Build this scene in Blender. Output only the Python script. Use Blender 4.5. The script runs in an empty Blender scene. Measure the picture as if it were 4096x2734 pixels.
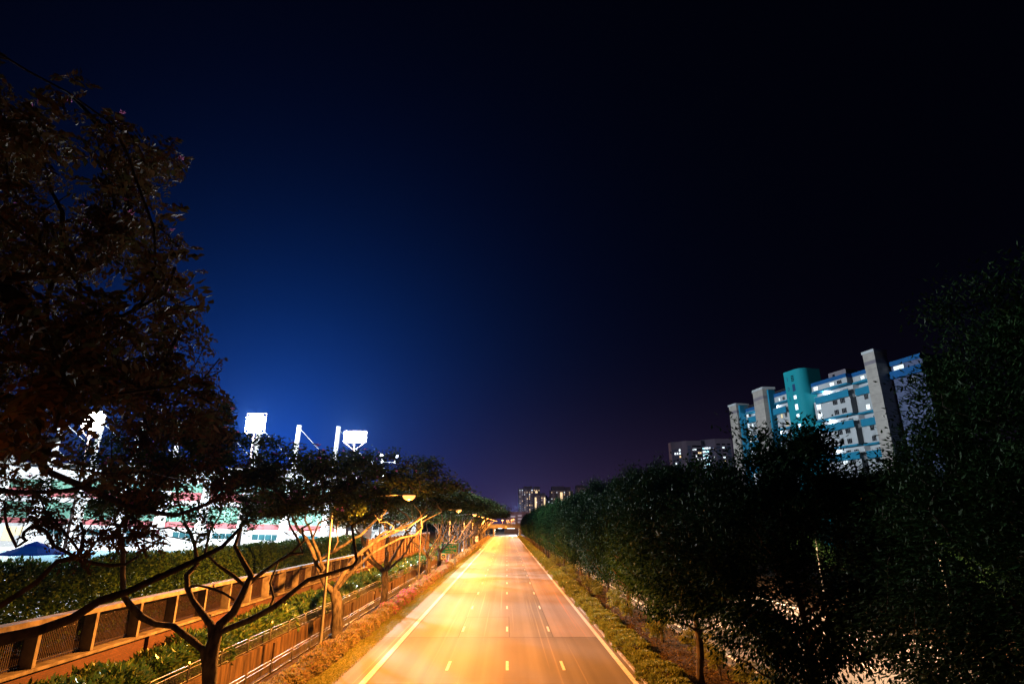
import bpy, math, random
import numpy as np
from mathutils import Vector, Matrix

C = bpy.context.scene.collection
PI = math.pi
rad = math.radians

# ------------------------------------------------------------------ camera
F_PX, PITCH, EYE, YAW = 2275.0, rad(17.7), 8.3, rad(-0.504)
cam = bpy.data.cameras.new('camera')
cam.sensor_width = 36.0
cam.lens = F_PX / 4096 * 36
cam.clip_start, cam.clip_end = 0.1, 4000
co = bpy.data.objects.new('camera', cam)
co.location = (0, 0, EYE)
co.rotation_euler = (PI / 2 + PITCH, 0, YAW)
C.objects.link(co)
bpy.context.scene.camera = co

# ------------------------------------------------------------------ night sky
w = bpy.data.worlds.new('World'); bpy.context.scene.world = w
w.use_nodes = True
nt = w.node_tree; N = nt.nodes; L = nt.links
bg = N['Background']
tc = N.new('ShaderNodeTexCoord')
nrm = N.new('ShaderNodeVectorMath'); nrm.operation = 'NORMALIZE'; L.new(tc.outputs['Generated'], nrm.inputs[0])
def wmath(op, a, b=None):
    n = N.new('ShaderNodeMath'); n.operation = op
    for i, v in enumerate((a, b)):
        if v is None: continue
        if hasattr(v, 'default_value') or hasattr(v, 'links'): L.new(v, n.inputs[i])
        else: n.inputs[i].default_value = v
    return n.outputs[0]
def wglow(direction, scale):
    d = N.new('ShaderNodeVectorMath'); d.operation = 'DOT_PRODUCT'
    L.new(nrm.outputs[0], d.inputs[0]); d.inputs[1].default_value = Vector(direction).normalized()
    a = wmath('ARCCOSINE', wmath('MINIMUM', d.outputs['Value'], 0.99999))
    return wmath('EXPONENT', wmath('MULTIPLY', a, -1.0 / scale))
def wcol(fac, col):
    m = N.new('ShaderNodeVectorMath'); m.operation = 'SCALE'
    m.inputs[0].default_value = col; L.new(fac, m.inputs['Scale']); return m.outputs[0]
def wadd(a, b):
    m = N.new('ShaderNodeVectorMath'); m.operation = 'ADD'; L.new(a, m.inputs[0])
    if isinstance(b, tuple): m.inputs[1].default_value = b
    else: L.new(b, m.inputs[1])
    return m.outputs[0]
sep = N.new('ShaderNodeSeparateXYZ'); L.new(nrm.outputs[0], sep.inputs[0])
elev = wmath('MAXIMUM', sep.outputs['Z'], 0.0)
hor = wmath('EXPONENT', wmath('MULTIPLY', elev, -1 / 0.085))
mid = wglow((0.02, 1, 0.02), 0.75)
stadium = (-0.40, 1, 0.12)
sky = wadd(wcol(wglow(stadium, 0.15), (0.0, 0.010, 0.19)), wcol(wglow(stadium, 0.14), (0.0, 0.055, 0.27)))
sky = wadd(sky, wcol(wmath('MULTIPLY', hor, mid), (0.052, 0.026, 0.062)))
sky = wadd(sky, (0.0003, 0.0004, 0.0018))
L.new(sky, bg.inputs['Color'])
bg.inputs['Strength'].default_value = 1.0

vs = bpy.context.scene.view_settings
vs.view_transform = 'Standard'; vs.look = 'None'; vs.exposure = 0; vs.gamma = 1
cyc = bpy.context.scene.cycles
cyc.max_bounces = 6; cyc.diffuse_bounces = 1; cyc.glossy_bounces = 2; cyc.transparent_max_bounces = 8
cyc.transmission_bounces = 2
cyc.sample_clamp_indirect = 0.15; cyc.caustics_reflective = False; cyc.caustics_refractive = False

SODIUM = (1.0, 0.325, 0.045)
FLOOD = (0.86, 0.95, 1.0)
LAMP_W = 33000.0
FLOOD_W = 200000.0

# ------------------------------------------------------------------ helpers
def ray(x, y):
    u = x - 2048.0; v = y - 1367.0
    fw = F_PX * math.cos(PITCH) + v * math.sin(PITCH); up = F_PX * math.sin(PITCH) - v * math.cos(PITCH)
    return (u * math.cos(YAW) - fw * math.sin(YAW), u * math.sin(YAW) + fw * math.cos(YAW), up)
def at(x, y, Y):
    """world point on the plane at distance Y along the road that the photograph shows at (x, y)"""
    d = ray(x, y); s = Y / d[1]
    return Vector((d[0] * s, Y, EYE + d[2] * s))
def proj(P):
    """photograph position of world points (n,3)"""
    X, Y, Z = P[:, 0], P[:, 1], P[:, 2] - EYE
    u = X * math.cos(YAW) + Y * math.sin(YAW); q = -X * math.sin(YAW) + Y * math.cos(YAW)
    d = np.maximum(q * math.cos(PITCH) + Z * math.sin(PITCH), 0.05); up = -q * math.sin(PITCH) + Z * math.cos(PITCH)
    return 2048 + F_PX * u / d, 1367 - F_PX * up / d

def link(name, me, parent=None, loc=None):
    o = bpy.data.objects.new(name, me); C.objects.link(o)
    if parent: o.parent = parent
    if loc is not None: o.location = loc
    return o
def tag(o, label=None, cat=None, group=None, kind=None):
    if label: o['label'] = label
    if cat: o['category'] = cat
    if group: o['group'] = group
    if kind: o['kind'] = kind
    return o
def thing(name, label, cat, loc=(0, 0, 0), rz=0, group=None):
    o = bpy.data.objects.new(name, None); C.objects.link(o)
    o.location = loc; o.rotation_euler = (0, 0, rz); o.empty_display_size = 0.3
    return tag(o, label, cat, group)
def children(o): return [c for c in bpy.data.objects if c.parent == o]
def dup(root, loc, rz=0, label=None, scale=None, lights=True):
    r = root.copy(); C.objects.link(r); r.location = loc; r.rotation_euler = (0, 0, rz)
    if scale: r.scale = scale
    if label: r['label'] = label
    for ch in children(root):
        if ch.type == 'LIGHT' and not lights: continue
        c = ch.copy(); C.objects.link(c); c.parent = r
        for g in children(ch):
            d = g.copy(); C.objects.link(d); d.parent = c
    return r

class MB:
    def __init__(s): s.v = []; s.f = []
    def quad(s, a, b, c, d):
        n = len(s.v); s.v += [tuple(a), tuple(b), tuple(c), tuple(d)]; s.f.append((n, n + 1, n + 2, n + 3)); return s
    def box(s, x0, x1, y0, y1, z0, z1, M=None):
        n = len(s.v)
        p = [(x0, y0, z0), (x1, y0, z0), (x1, y1, z0), (x0, y1, z0), (x0, y0, z1), (x1, y0, z1), (x1, y1, z1), (x0, y1, z1)]
        if M is not None: p = [tuple(M @ Vector(q)) for q in p]
        s.v += p
        s.f += [tuple(n + i for i in q) for q in ((0, 3, 2, 1), (4, 5, 6, 7), (0, 1, 5, 4), (1, 2, 6, 5), (2, 3, 7, 6), (3, 0, 4, 7))]
        return s
    def prism(s, plan, z0, z1, M=None):
        n = len(s.v); k = len(plan)
        p = [(x, y, z0) for x, y in plan] + [(x, y, z1) for x, y in plan]
        if M is not None: p = [tuple(M @ Vector(q)) for q in p]
        s.v += p
        s.f += [(n + i, n + (i + 1) % k, n + k + (i + 1) % k, n + k + i) for i in range(k)]
        s.f += [tuple(n + k + i for i in range(k)), tuple(n + i for i in reversed(range(k)))]
        return s
    def tube(s, pts, rr, n=8, cap=True):
        pts = [Vector(p) for p in pts]; k = len(pts)
        if not hasattr(rr, '__len__'): rr = [rr] * k
        base = len(s.v); ref = None
        for i, p in enumerate(pts):
            t = (pts[min(i + 1, k - 1)] - pts[max(i - 1, 0)])
            if t.length < 1e-6: t = Vector((0, 0, 1))
            t.normalize()
            if ref is None: ref = t.orthogonal().normalized()
            ref = (ref - t * ref.dot(t))
            if ref.length < 1e-6: ref = t.orthogonal()
            ref.normalize(); b = t.cross(ref)
            for j in range(n):
                a = 2 * PI * j / n
                s.v.append(tuple(p + (ref * math.cos(a) + b * math.sin(a)) * rr[i]))
        for i in range(k - 1):
            for j in range(n):
                q = base + i * n
                s.f.append((q + j, q + (j + 1) % n, q + n + (j + 1) % n, q + n + j))
        if cap:
            s.f.append(tuple(base + j for j in reversed(range(n)))); s.f.append(tuple(base + (k - 1) * n + j for j in range(n)))
        return s
    def lathe(s, prof, n=16, c=(0, 0, 0)):
        base = len(s.v)
        for r, z in prof:
            for j in range(n):
                a = 2 * PI * j / n; s.v.append((c[0] + r * math.cos(a), c[1] + r * math.sin(a), c[2] + z))
        for i in range(len(prof) - 1):
            for j in range(n):
                q = base + i * n
                s.f.append((q + j, q + (j + 1) % n, q + n + (j + 1) % n, q + n + j))
        return s
    def build(s, name, mat, parent=None, smooth=False, loc=None, bevel=0):
        me = bpy.data.meshes.new(name); me.from_pydata(s.v, [], s.f); me.update()
        if smooth: me.polygons.foreach_set('use_smooth', [True] * len(me.polygons))
        if mat: me.materials.append(mat)
        o = link(name, me, parent, loc)
        if bevel:
            b = o.modifiers.new('bevel', 'BEVEL'); b.width = bevel; b.segments = 2; b.limit_method = 'ANGLE'
        return o

def quad_mesh(name, V, mat, parent=None):
    """V: (n,4,3) array, one loose quad per leaf"""
    n = len(V); me = bpy.data.meshes.new(name)
    me.vertices.add(n * 4); me.vertices.foreach_set('co', V.astype(np.float32).ravel())
    me.loops.add(n * 4); me.loops.foreach_set('vertex_index', np.arange(n * 4, dtype=np.int32))
    me.polygons.add(n); me.polygons.foreach_set('loop_start', np.arange(0, n * 4, 4, dtype=np.int32))
    me.update(calc_edges=True)
    me.materials.append(mat)
    return link(name, me, parent)
def unit(a): return a / np.maximum(np.linalg.norm(a, axis=1, keepdims=True), 1e-9)
def leaves(P, D, rng, Ln, Wd, jit=0.3, flat=None):
    """diamond leaf blades starting at P and growing along D"""
    n = len(P); D = unit(D)
    s = unit(np.cross(D, rng.normal(size=(n, 3)) if flat is None else np.array([0, 0, 1.0]) + flat * rng.normal(size=(n, 3))))
    l = Ln * (1 + jit * rng.uniform(-1, 1, (n, 1))); wd = Wd * (1 + jit * rng.uniform(-1, 1, (n, 1)))
    nn = np.cross(D, s) * l * 0.10
    V = np.empty((n, 4, 3))
    V[:, 0] = P; V[:, 1] = P + D * l * 0.45 + s * wd * 0.5 + nn; V[:, 2] = P + D * l; V[:, 3] = P + D * l * 0.45 - s * wd * 0.5 + nn
    return V
def pinnate(P, D, rng, Ln, k, ll, lw):
    """feathery compound leaves: k leaflet pairs along a drooping stalk"""
    D = unit(D); n = len(P)
    side = unit(np.cross(D, np.array([0, 0, 1.0]) + 0.6 * rng.normal(size=(n, 3))))
    out = []
    for i in range(k):
        t = (i + 0.8) / k
        q = P + D * Ln * t + np.array([0, 0, -0.25 * Ln]) * t * t
        for sg in (-1, 1):
            d = side * sg + D * 0.35 + 0.22 * rng.normal(size=(n, 3)) + np.array([0, 0, -0.25])
            out.append(leaves(q, d, rng, ll * (1 - 0.35 * abs(t - 0.5)), lw))
    return np.concatenate(out)

# ------------------------------------------------------------------ materials
def newmat(name):
    m = bpy.data.materials.new(name); m.use_nodes = True
    return m, m.node_tree.nodes, m.node_tree.links, m.node_tree.nodes['Principled BSDF']
def pm(name, c1, c2=None, scale=4.0, rough=0.6, spec=0.4, bump=0.0, bscale=None, metal=0.0, stretch=(1, 1, 1), detail=6, sharp=(0.35, 0.65)):
    m, N, L, b = newmat(name)
    b.inputs['Roughness'].default_value = rough; b.inputs['Specular IOR Level'].default_value = spec; b.inputs['Metallic'].default_value = metal
    c2 = c2 or tuple(x * 0.72 for x in c1)
    tc = N.new('ShaderNodeTexCoord'); mp = N.new('ShaderNodeMapping'); mp.inputs['Scale'].default_value = stretch
    L.new(tc.outputs['Object'], mp.inputs[0])
    nz = N.new('ShaderNodeTexNoise'); nz.inputs['Scale'].default_value = scale; nz.inputs['Detail'].default_value = detail
    L.new(mp.outputs[0], nz.inputs[0])
    cr = N.new('ShaderNodeValToRGB'); e = cr.color_ramp.elements
    e[0].position, e[1].position = sharp; e[0].color = (*c1, 1); e[1].color = (*c2, 1)
    L.new(nz.outputs['Fac'], cr.inputs[0]); L.new(cr.outputs[0], b.inputs['Base Color'])
    if bump:
        n2 = N.new('ShaderNodeTexNoise'); n2.inputs['Scale'].default_value = bscale or scale * 4; n2.inputs['Detail'].default_value = 5
        L.new(mp.outputs[0], n2.inputs[0])
        bp = N.new('ShaderNodeBump'); bp.inputs['Strength'].default_value = bump; bp.inputs['Distance'].default_value = 0.05
        L.new(n2.outputs['Fac'], bp.inputs['Height']); L.new(bp.outputs[0], b.inputs['Normal'])
    return m
def leafmat(name, cols, rough=0.45, spec=0.4, trans=0.3):
    m, N, L, b = newmat(name)
    g = N.new('ShaderNodeNewGeometry'); cr = N.new('ShaderNodeValToRGB'); e = cr.color_ramp.elements
    e[0].color = (*cols[0], 1); e[1].color = (*cols[-1], 1)
    for i, c in enumerate(cols[1:-1]): e.new((i + 1) / (len(cols) - 1)).color = (*c, 1)
    L.new(g.outputs['Random Per Island'], cr.inputs[0]); L.new(cr.outputs[0], b.inputs['Base Color'])
    b.inputs['Roughness'].default_value = rough; b.inputs['Specular IOR Level'].default_value = spec
    t = N.new('ShaderNodeBsdfTranslucent'); L.new(cr.outputs[0], t.inputs[0])
    mx = N.new('ShaderNodeMixShader'); mx.inputs[0].default_value = trans
    L.new(b.outputs[0], mx.inputs[1]); L.new(t.outputs[0], mx.inputs[2])
    L.new(mx.outputs[0], N['Material Output'].inputs[0])
    return m
def glow(name, col, strength, sample=False):
    m, N, L, b = newmat(name)
    b.inputs['Base Color'].default_value = (*[min(1, c) * 0.5 for c in col], 1)
    b.inputs['Emission Color'].default_value = (*col, 1); b.inputs['Emission Strength'].default_value = strength
    if not sample: m.cycles.emission_sampling = 'NONE'
    return m
def brickmat(name, c1, c2, mortar, scale, bw=0.22, bh=0.075, axis='YZ', msize=0.012):
    m, N, L, b = newmat(name)
    tc = N.new('ShaderNodeTexCoord'); sp = N.new('ShaderNodeSeparateXYZ'); L.new(tc.outputs['Object'], sp.inputs[0])
    cb = N.new('ShaderNodeCombineXYZ'); L.new(sp.outputs[axis[0]], cb.inputs['X']); L.new(sp.outputs[axis[1]], cb.inputs['Y'])
    br = N.new('ShaderNodeTexBrick'); L.new(cb.outputs[0], br.inputs['Vector'])
    br.inputs['Color1'].default_value = (*c1, 1); br.inputs['Color2'].default_value = (*c2, 1); br.inputs['Mortar'].default_value = (*mortar, 1)
    br.inputs['Scale'].default_value = scale; br.inputs['Brick Width'].default_value = bw; br.inputs['Row Height'].default_value = bh; br.inputs['Mortar Size'].default_value = msize
    nz = N.new('ShaderNodeTexNoise'); nz.inputs['Scale'].default_value = 0.8; nz.inputs['Detail'].default_value = 6; L.new(tc.outputs['Object'], nz.inputs[0])
    mx = N.new('ShaderNodeMix'); mx.data_type = 'RGBA'; mx.blend_type = 'MULTIPLY'; mx.inputs[0].default_value = 0.5
    L.new(br.outputs['Color'], mx.inputs[6]); L.new(nz.outputs['Fac'], mx.inputs[7])
    L.new(mx.outputs[2], b.inputs['Base Color']); b.inputs['Roughness'].default_value = 0.8
    bp = N.new('ShaderNodeBump'); bp.inputs['Strength'].default_value = 0.4; bp.inputs['Distance'].default_value = 0.02; bp.invert = True
    L.new(br.outputs['Fac'], bp.inputs['Height']); L.new(bp.outputs[0], b.inputs['Normal'])
    return m
def roadmat(name, base, light_trail, red=None):
    """asphalt with wheel-worn bands, and vehicle light trails painted into its colour, along the carriageway"""
    m, N, L, b = newmat(name)
    tc = N.new('ShaderNodeTexCoord')
    def noise(sc, scale, detail=4):
        mp = N.new('ShaderNodeMapping'); mp.inputs['Scale'].default_value = sc; L.new(tc.outputs['Object'], mp.inputs[0])
        n = N.new('ShaderNodeTexNoise'); n.inputs['Scale'].default_value = scale; n.inputs['Detail'].default_value = detail
        L.new(mp.outputs[0], n.inputs[0]); return n.outputs['Fac']
    def ramp(v, a, bb, ca, cb):
        r = N.new('ShaderNodeValToRGB'); e = r.color_ramp.elements; e[0].position, e[1].position = a, bb
        e[0].color = (*ca, 1); e[1].color = (*cb, 1); L.new(v, r.inputs[0]); return r.outputs[0]
    def mix(a, c, f, mode='MULTIPLY'):
        x = N.new('ShaderNodeMix'); x.data_type = 'RGBA'; x.blend_type = mode; x.inputs[0].default_value = f
        L.new(a, x.inputs[6]); L.new(c, x.inputs[7]); return x.outputs[2]
    col = ramp(noise((1, 0.35, 1), 0.25), 0.3, 0.7, base, tuple(c * 0.8 for c in base))
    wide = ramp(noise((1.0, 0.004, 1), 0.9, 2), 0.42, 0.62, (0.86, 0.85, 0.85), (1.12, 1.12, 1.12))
    fine = ramp(noise((1.0, 0.006, 1), 4.0, 3), 0.60, 0.70, (0.97, 0.97, 0.97), light_trail)  # thin bright streaks: vehicle light trails put into the asphalt colour
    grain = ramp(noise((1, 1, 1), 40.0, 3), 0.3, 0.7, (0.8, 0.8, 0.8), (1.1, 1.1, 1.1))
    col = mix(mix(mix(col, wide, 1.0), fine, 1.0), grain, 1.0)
    L.new(col, b.inputs['Base Color'])
    b.inputs['Roughness'].default_value = 0.65; b.inputs['Specular IOR Level'].default_value = 0.15
    bp = N.new('ShaderNodeBump'); bp.inputs['Strength'].default_value = 0.25; bp.inputs['Distance'].default_value = 0.01
    L.new(noise((1, 1, 1), 60.0, 2), bp.inputs['Height']); L.new(bp.outputs[0], b.inputs['Normal'])
    return m
def stainmat(name, base, stain):
    """concrete with vertical run-off stains"""
    m, N, L, b = newmat(name)
    tc = N.new('ShaderNodeTexCoord'); mp = N.new('ShaderNodeMapping'); mp.inputs['Scale'].default_value = (1, 1.5, 0.20); L.new(tc.outputs['Object'], mp.inputs[0])
    n = N.new('ShaderNodeTexNoise'); n.inputs['Scale'].default_value = 1.6; n.inputs['Detail'].default_value = 7; n.inputs['Roughness'].default_value = 0.65; L.new(mp.outputs[0], n.inputs[0])
    r = N.new('ShaderNodeValToRGB'); e = r.color_ramp.elements; e[0].position, e[1].position = 0.4, 0.62; e[0].color = (*stain, 1); e[1].color = (*base, 1)
    L.new(n.outputs['Fac'], r.inputs[0]); L.new(r.outputs[0], b.inputs['Base Color']); b.inputs['Roughness'].default_value = 0.85
    return m

M = {}
M['soil'] = pm('soil', (0.075, 0.05, 0.03), (0.03, 0.022, 0.015), 3, 0.95, 0.1, 0.5)
M['verge'] = pm('verge', (0.22, 0.19, 0.06), (0.12, 0.13, 0.04), 2.5, 0.95, 0.1, 0.6, 25)
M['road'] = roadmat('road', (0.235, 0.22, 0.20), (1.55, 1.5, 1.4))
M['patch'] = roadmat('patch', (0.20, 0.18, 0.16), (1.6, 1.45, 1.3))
M['tail_light_red'] = roadmat('tail_light_red', (0.34, 0.28, 0.25), (1.6, 1.05, .85))  # right lanes, red tail-light trails painted into the colour
M['road2'] = roadmat('road2', (0.17, 0.155, 0.14), (2.6, 2.6, 2.7))  # near-white streaks are headlight trails painted into the colour
M['paint'] = pm('paint', (0.78, 0.76, 0.70), (0.55, 0.53, 0.48), 6, 0.6, 0.3)
M['kerb'] = pm('kerb', (0.32, 0.30, 0.27), (0.14, 0.13, 0.11), 3, 0.85)
M['steel'] = pm('steel', (0.36, 0.36, 0.35), (0.22, 0.21, 0.20), 5, 0.45, 0.5, metal=0.6)
M['pole'] = pm('pole', (0.34, 0.33, 0.31), (0.24, 0.23, 0.21), 3, 0.45, 0.5, metal=0.3)
M['bark'] = pm('bark', (0.16, 0.14, 0.125), (0.045, 0.038, 0.034), 5, 0.9, 0.2, 0.9, 14, stretch=(1, 1, 0.35))
M['bark_dark'] = pm('bark_dark', (0.10, 0.075, 0.055), (0.03, 0.024, 0.02), 5, 0.9, 0.2, 0.8, 14, stretch=(1, 1, 0.35))
M['drain'] = stainmat('drain', (0.19, 0.115, 0.055), (0.045, 0.024, 0.012))
M['fin'] = pm('fin', (0.34, 0.30, 0.255), (0.14, 0.115, 0.095), 2.2, 0.85, 0.15, 0.2, 20, detail=9, sharp=(.38, .72))
M['brick'] = brickmat('brick', (0.22, 0.075, 0.04), (0.15, 0.05, 0.027), (0.11, 0.08, 0.06), 1.0, 0.24, 0.085)
M['iron'] = pm('iron', (0.03, 0.022, 0.02), (0.06, 0.03, 0.022), 4, 0.55, 0.4)
M['hoarding'] = brickmat('hoarding', (0.36, 0.22, 0.15), (0.31, 0.19, 0.13), (0.15, 0.09, 0.06), 1.0, 2.2, 0.42, msize=0.03)
M['rain_leaf'] = leafmat('rain_leaf', [(0.03, 0.058, 0.018), (0.05, 0.085, 0.022), (0.085, 0.10, 0.03), (0.04, 0.07, 0.02)], 0.7, 0.05, 0.16)
M['lamplit_leaf'] = leafmat('lamplit_leaf', [(0.11, 0.065, 0.026), (0.17, 0.085, 0.034), (0.09, 0.085, 0.028), (0.21, 0.10, 0.045)], 0.7, 0.05, 0.12)  # rain tree leaves with warm lamp light put into their colour
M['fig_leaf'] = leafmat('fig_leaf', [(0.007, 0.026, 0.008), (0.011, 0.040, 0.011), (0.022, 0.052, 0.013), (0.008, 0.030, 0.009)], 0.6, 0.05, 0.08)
M['hedge_leaf'] = leafmat('hedge_leaf', [(0.024, 0.07, 0.014), (0.04, 0.10, 0.02), (0.07, 0.12, 0.025)], 0.6, 0.15, 0.2)
M['shrub_leaf'] = leafmat('shrub_leaf', [(0.06, 0.16, 0.035), (0.11, 0.23, 0.05), (0.22, 0.27, 0.06)], 0.28, 0.6, 0.25)
M['flower_leaf'] = leafmat('flower_leaf', [(0.30, 0.30, 0.10), (0.42, 0.34, 0.14), (0.48, 0.30, 0.20), (0.28, 0.31, 0.10)], 0.6, 0.2, 0.45)
M['pink'] = leafmat('pink', [(0.62, 0.16, 0.30), (0.5, 0.12, 0.30), (0.75, 0.24, 0.40)], 0.6, 0.2, 0.4)
M['silk'] = leafmat('silk', [(0.75, 0.18, 0.38), (0.65, 0.22, 0.45)], 0.6, 0.2, 0.5)
M['lime_leaf'] = leafmat('lime_leaf', [(0.17, 0.20, 0.03), (0.25, 0.27, 0.045), (0.13, 0.17, 0.025)], 0.5, 0.3, 0.35)
M['white'] = pm('white', (0.80, 0.80, 0.80), (0.68, 0.69, 0.70), 0.15, 0.6, 0.3)
M['green_panel'] = brickmat('green_panel', (0.16, 0.37, 0.27), (0.17, 0.39, 0.29), (0.42, 0.62, 0.52), 1.0, 1.66, 40.0, axis='XZ', msize=0.09)
M['red_band'] = brickmat('red_band', (0.55, 0.14, 0.15), (0.56, 0.15, 0.16), (0.42, 0.10, 0.11), 1.0, 3.3, 40.0, axis='XZ', msize=0.05)
M['glass'] = pm('glass', (0.03, 0.12, 0.13), (0.02, 0.07, 0.09), 0.4, 0.12, 0.8)
M['dark_glass'] = pm('dark_glass', (0.008, 0.009, 0.014), (0.014, 0.016, 0.022), 0.6, 0.2, 0.5)
M['beige'] = pm('beige', (0.50, 0.42, 0.34), (0.42, 0.35, 0.28), 0.3, 0.8, 0.2)
M['deck'] = pm('deck', (0.62, 0.63, 0.62), (0.5, 0.5, 0.5), 0.5, 0.7, 0.3)
M['water'] = pm('water', (0.35, 0.62, 0.72), (0.30, 0.55, 0.68), 0.3, 0.08, 0.6, 0.25, 2.0)
M['umbrella'] = pm('umbrella', (0.02, 0.11, 0.80), (0.015, 0.09, 0.70), 0.8, 0.7, 0.2)
_n, _l = M['umbrella'].node_tree.nodes, M['umbrella'].node_tree.links
_t = _n.new('ShaderNodeBsdfTranslucent'); _t.inputs[0].default_value = (0.02, 0.20, 1.0, 1); _x = _n.new('ShaderNodeMixShader'); _x.inputs[0].default_value = .85
_l.new(_n['Principled BSDF'].outputs[0], _x.inputs[1]); _l.new(_t.outputs[0], _x.inputs[2]); _l.new(_x.outputs[0], _n['Material Output'].inputs[0])
M['concrete'] = pm('concrete', (0.42, 0.40, 0.37), (0.28, 0.27, 0.25), 0.5, 0.85, 0.2)
M['sodium'] = glow('sodium', (1.0, 0.44, 0.11), 2.2)
M['floodlamp'] = glow('floodlamp', (0.95, 0.98, 1.0), 60)

# ------------------------------------------------------------------ ground, drain, roads
FAR = 1500
def strip(name, x0, x1, z, mat, y0=-30, y1=FAR, step=None):
    m = MB(); m.quad((x0, y0, z), (x1, y0, z), (x1, y1, z), (x0, y1, z)); return tag(m.build(name, mat), kind='structure')
prof = [(-1600, 2.6), (-20.25, 2.6), (-20.25, 0.68), (-16.12, 0.68), (-16.12, -1.2), (-13.85, -1.2), (-13.85, 0.0), (1600, 0.0)]
m = MB()
for (a, za), (b, zb) in zip(prof, prof[1:]): m.quad((a, -40, za), (b, -40, zb), (b, 1900, zb), (a, 1900, za))
tag(m.build('ground', M['soil']), kind='structure')
strip('grass_verge', -13.2, -9.4, 0.012, M['verge'])
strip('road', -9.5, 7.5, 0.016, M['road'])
m = MB()
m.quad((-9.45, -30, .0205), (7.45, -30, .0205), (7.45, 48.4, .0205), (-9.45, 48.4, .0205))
tag(m.build('road_colour_patch', M['patch']), kind='structure')
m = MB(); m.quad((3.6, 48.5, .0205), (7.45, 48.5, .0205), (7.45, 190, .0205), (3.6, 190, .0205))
tag(m.build('road_colour_patch', M['tail_light_red']), kind='structure')  # reddish lighter sheet, the glow of vehicle lights is in its colour
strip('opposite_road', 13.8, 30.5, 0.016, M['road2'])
lm = MB()
def mark(x0, x1, y0, y1, z=0.0255): lm.quad((x0, y0, z), (x1, y0, z), (x1, y1, z), (x0, y1, z))
mark(-8.02, -7.68, -30, 900); mark(6.92, 7.22, -30, 900)
for xc in (-3.55, 0.05, 3.44):
    for k in range(40):
        y = 38.1 + 12.72 * (k - 3); mark(xc - 0.085, xc + 0.085, y, y + 2.35)
tag(lm.build('road_markings', M['paint']), kind='structure')
lm = MB()
mark(14.5, 14.75, -30, 900); mark(29.6, 29.85, -30, 900)
for xc in (18.3, 22.0, 25.7):
    for k in range(40): mark(xc - 0.1, xc + 0.1, 12.7 * k, 12.7 * k + 4)
tag(lm.build('opposite_road_markings', M['paint']), kind='structure')
jt = MB()
def joint(x0, x1, y0, y1): jt.quad((x0, y0, .0228), (x1, y0, .0228), (x1, y1, .0228), (x0, y1, .0228))
joint(-9.4, 7.4, 48.36, 48.46); joint(-3.72, -3.67, 48.5, 58.3); joint(.20, .25, 48.5, 58.3); joint(-3.72, .25, 58.3, 58.42)
joint(3.57, 3.62, 48.5, 190); joint(3.6, 7.4, 190, 190.3); joint(-7.6, -7.56, 30, 140); joint(-9.4, -3.6, 77, 77.25); joint(-7.6, 3.5, 104, 104.4)
M['tar'] = pm('tar', (0.05, 0.045, 0.04), (0.09, 0.08, 0.07), 3, .8)
tag(jt.build('road_joints', M['tar']), kind='structure')
kb = MB().box(7.5, 7.66, -30, 900, 0, 0.13)
tag(kb.build('kerb', M['kerb']), kind='structure')
kb = MB().box(13.62, 13.8, -30, 900, 0, 0.13).box(30.5, 30.7, -30, 900, 0, .13)
tag(kb.build('opposite_kerb', M['kerb']), kind='structure')
m = MB().box(-16.1, -15.86, -20, 420, -1.19, 0.72)
rw = thing('retaining_wall', 'stained concrete drain wall under the upper railing', 'wall')
m.build('wall', M['drain'], rw)
pil = MB().box(-15.86, -15.72, 0, 0.45, -1.19, 0.60).build('pilaster', M['drain'], rw)
def repeat(o, locs, parent):
    """copies of one part along its thing"""
    o.location = locs[0]
    for q in locs[1:]:
        c = o.copy(); C.objects.link(c); c.parent = parent; c.location = q
repeat(pil, [(0, 12 + 10.4 * k, 0) for k in range(24)], rw)
m = MB().box(-13.84, -13.66, -20, 420, -1.19, 0.10)
tag(m.build('drain_edge', M['drain']), kind='structure')

# ------------------------------------------------------------------ railings, boundary fence, hoarding
def railing(name, label, X, z, h, y0, n, pitch=3.47):
    t = thing(name, label, 'railing', (X, y0, z))
    w = pitch - 0.10; r = 0.20; g = 0.05
    pts = [(0, g, -0.05), (0, g, h - r)] + [(0, g + r - r * math.cos(a), h - r + r * math.sin(a)) for a in (PI / 8, PI / 4, 3 * PI / 8, PI / 2)]
    pts += [(0, w + g - r + r * math.sin(a), h - r + r * math.cos(a)) for a in (PI / 8, PI / 4, 3 * PI / 8, PI / 2)] + [(0, w + g, -0.05)]
    f = MB().tube(pts, 0.032, 6)
    f.tube([(0, g, h - 0.19), (0, g + w, h - 0.19)], 0.02, 5, False); f.tube([(0, g, 0.12), (0, g + w, 0.12)], 0.025, 5, False)
    k = 24
    for i in range(1, k):
        y = g + w * i / k; f.tube([(0, y, 0.12), (0, y, h - 0.19)], 0.014, 4, False)
    p = f.build('railing_panel', M['steel'], t, True)
    repeat(p, [(0, pitch * i, 0) for i in range(n)], t)
    return t
railing('metal_railing', 'low steel railing between the flowering hedge and the drain', -13.6, 0.0, 0.80, 40.52 - 3.4 * 6, 44, 3.4)
railing('metal_railing', 'upper steel railing on top of the stained drain wall', -16.0, 0.70, 0.82, 39.39 - 3.47 * 6, 44)

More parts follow.
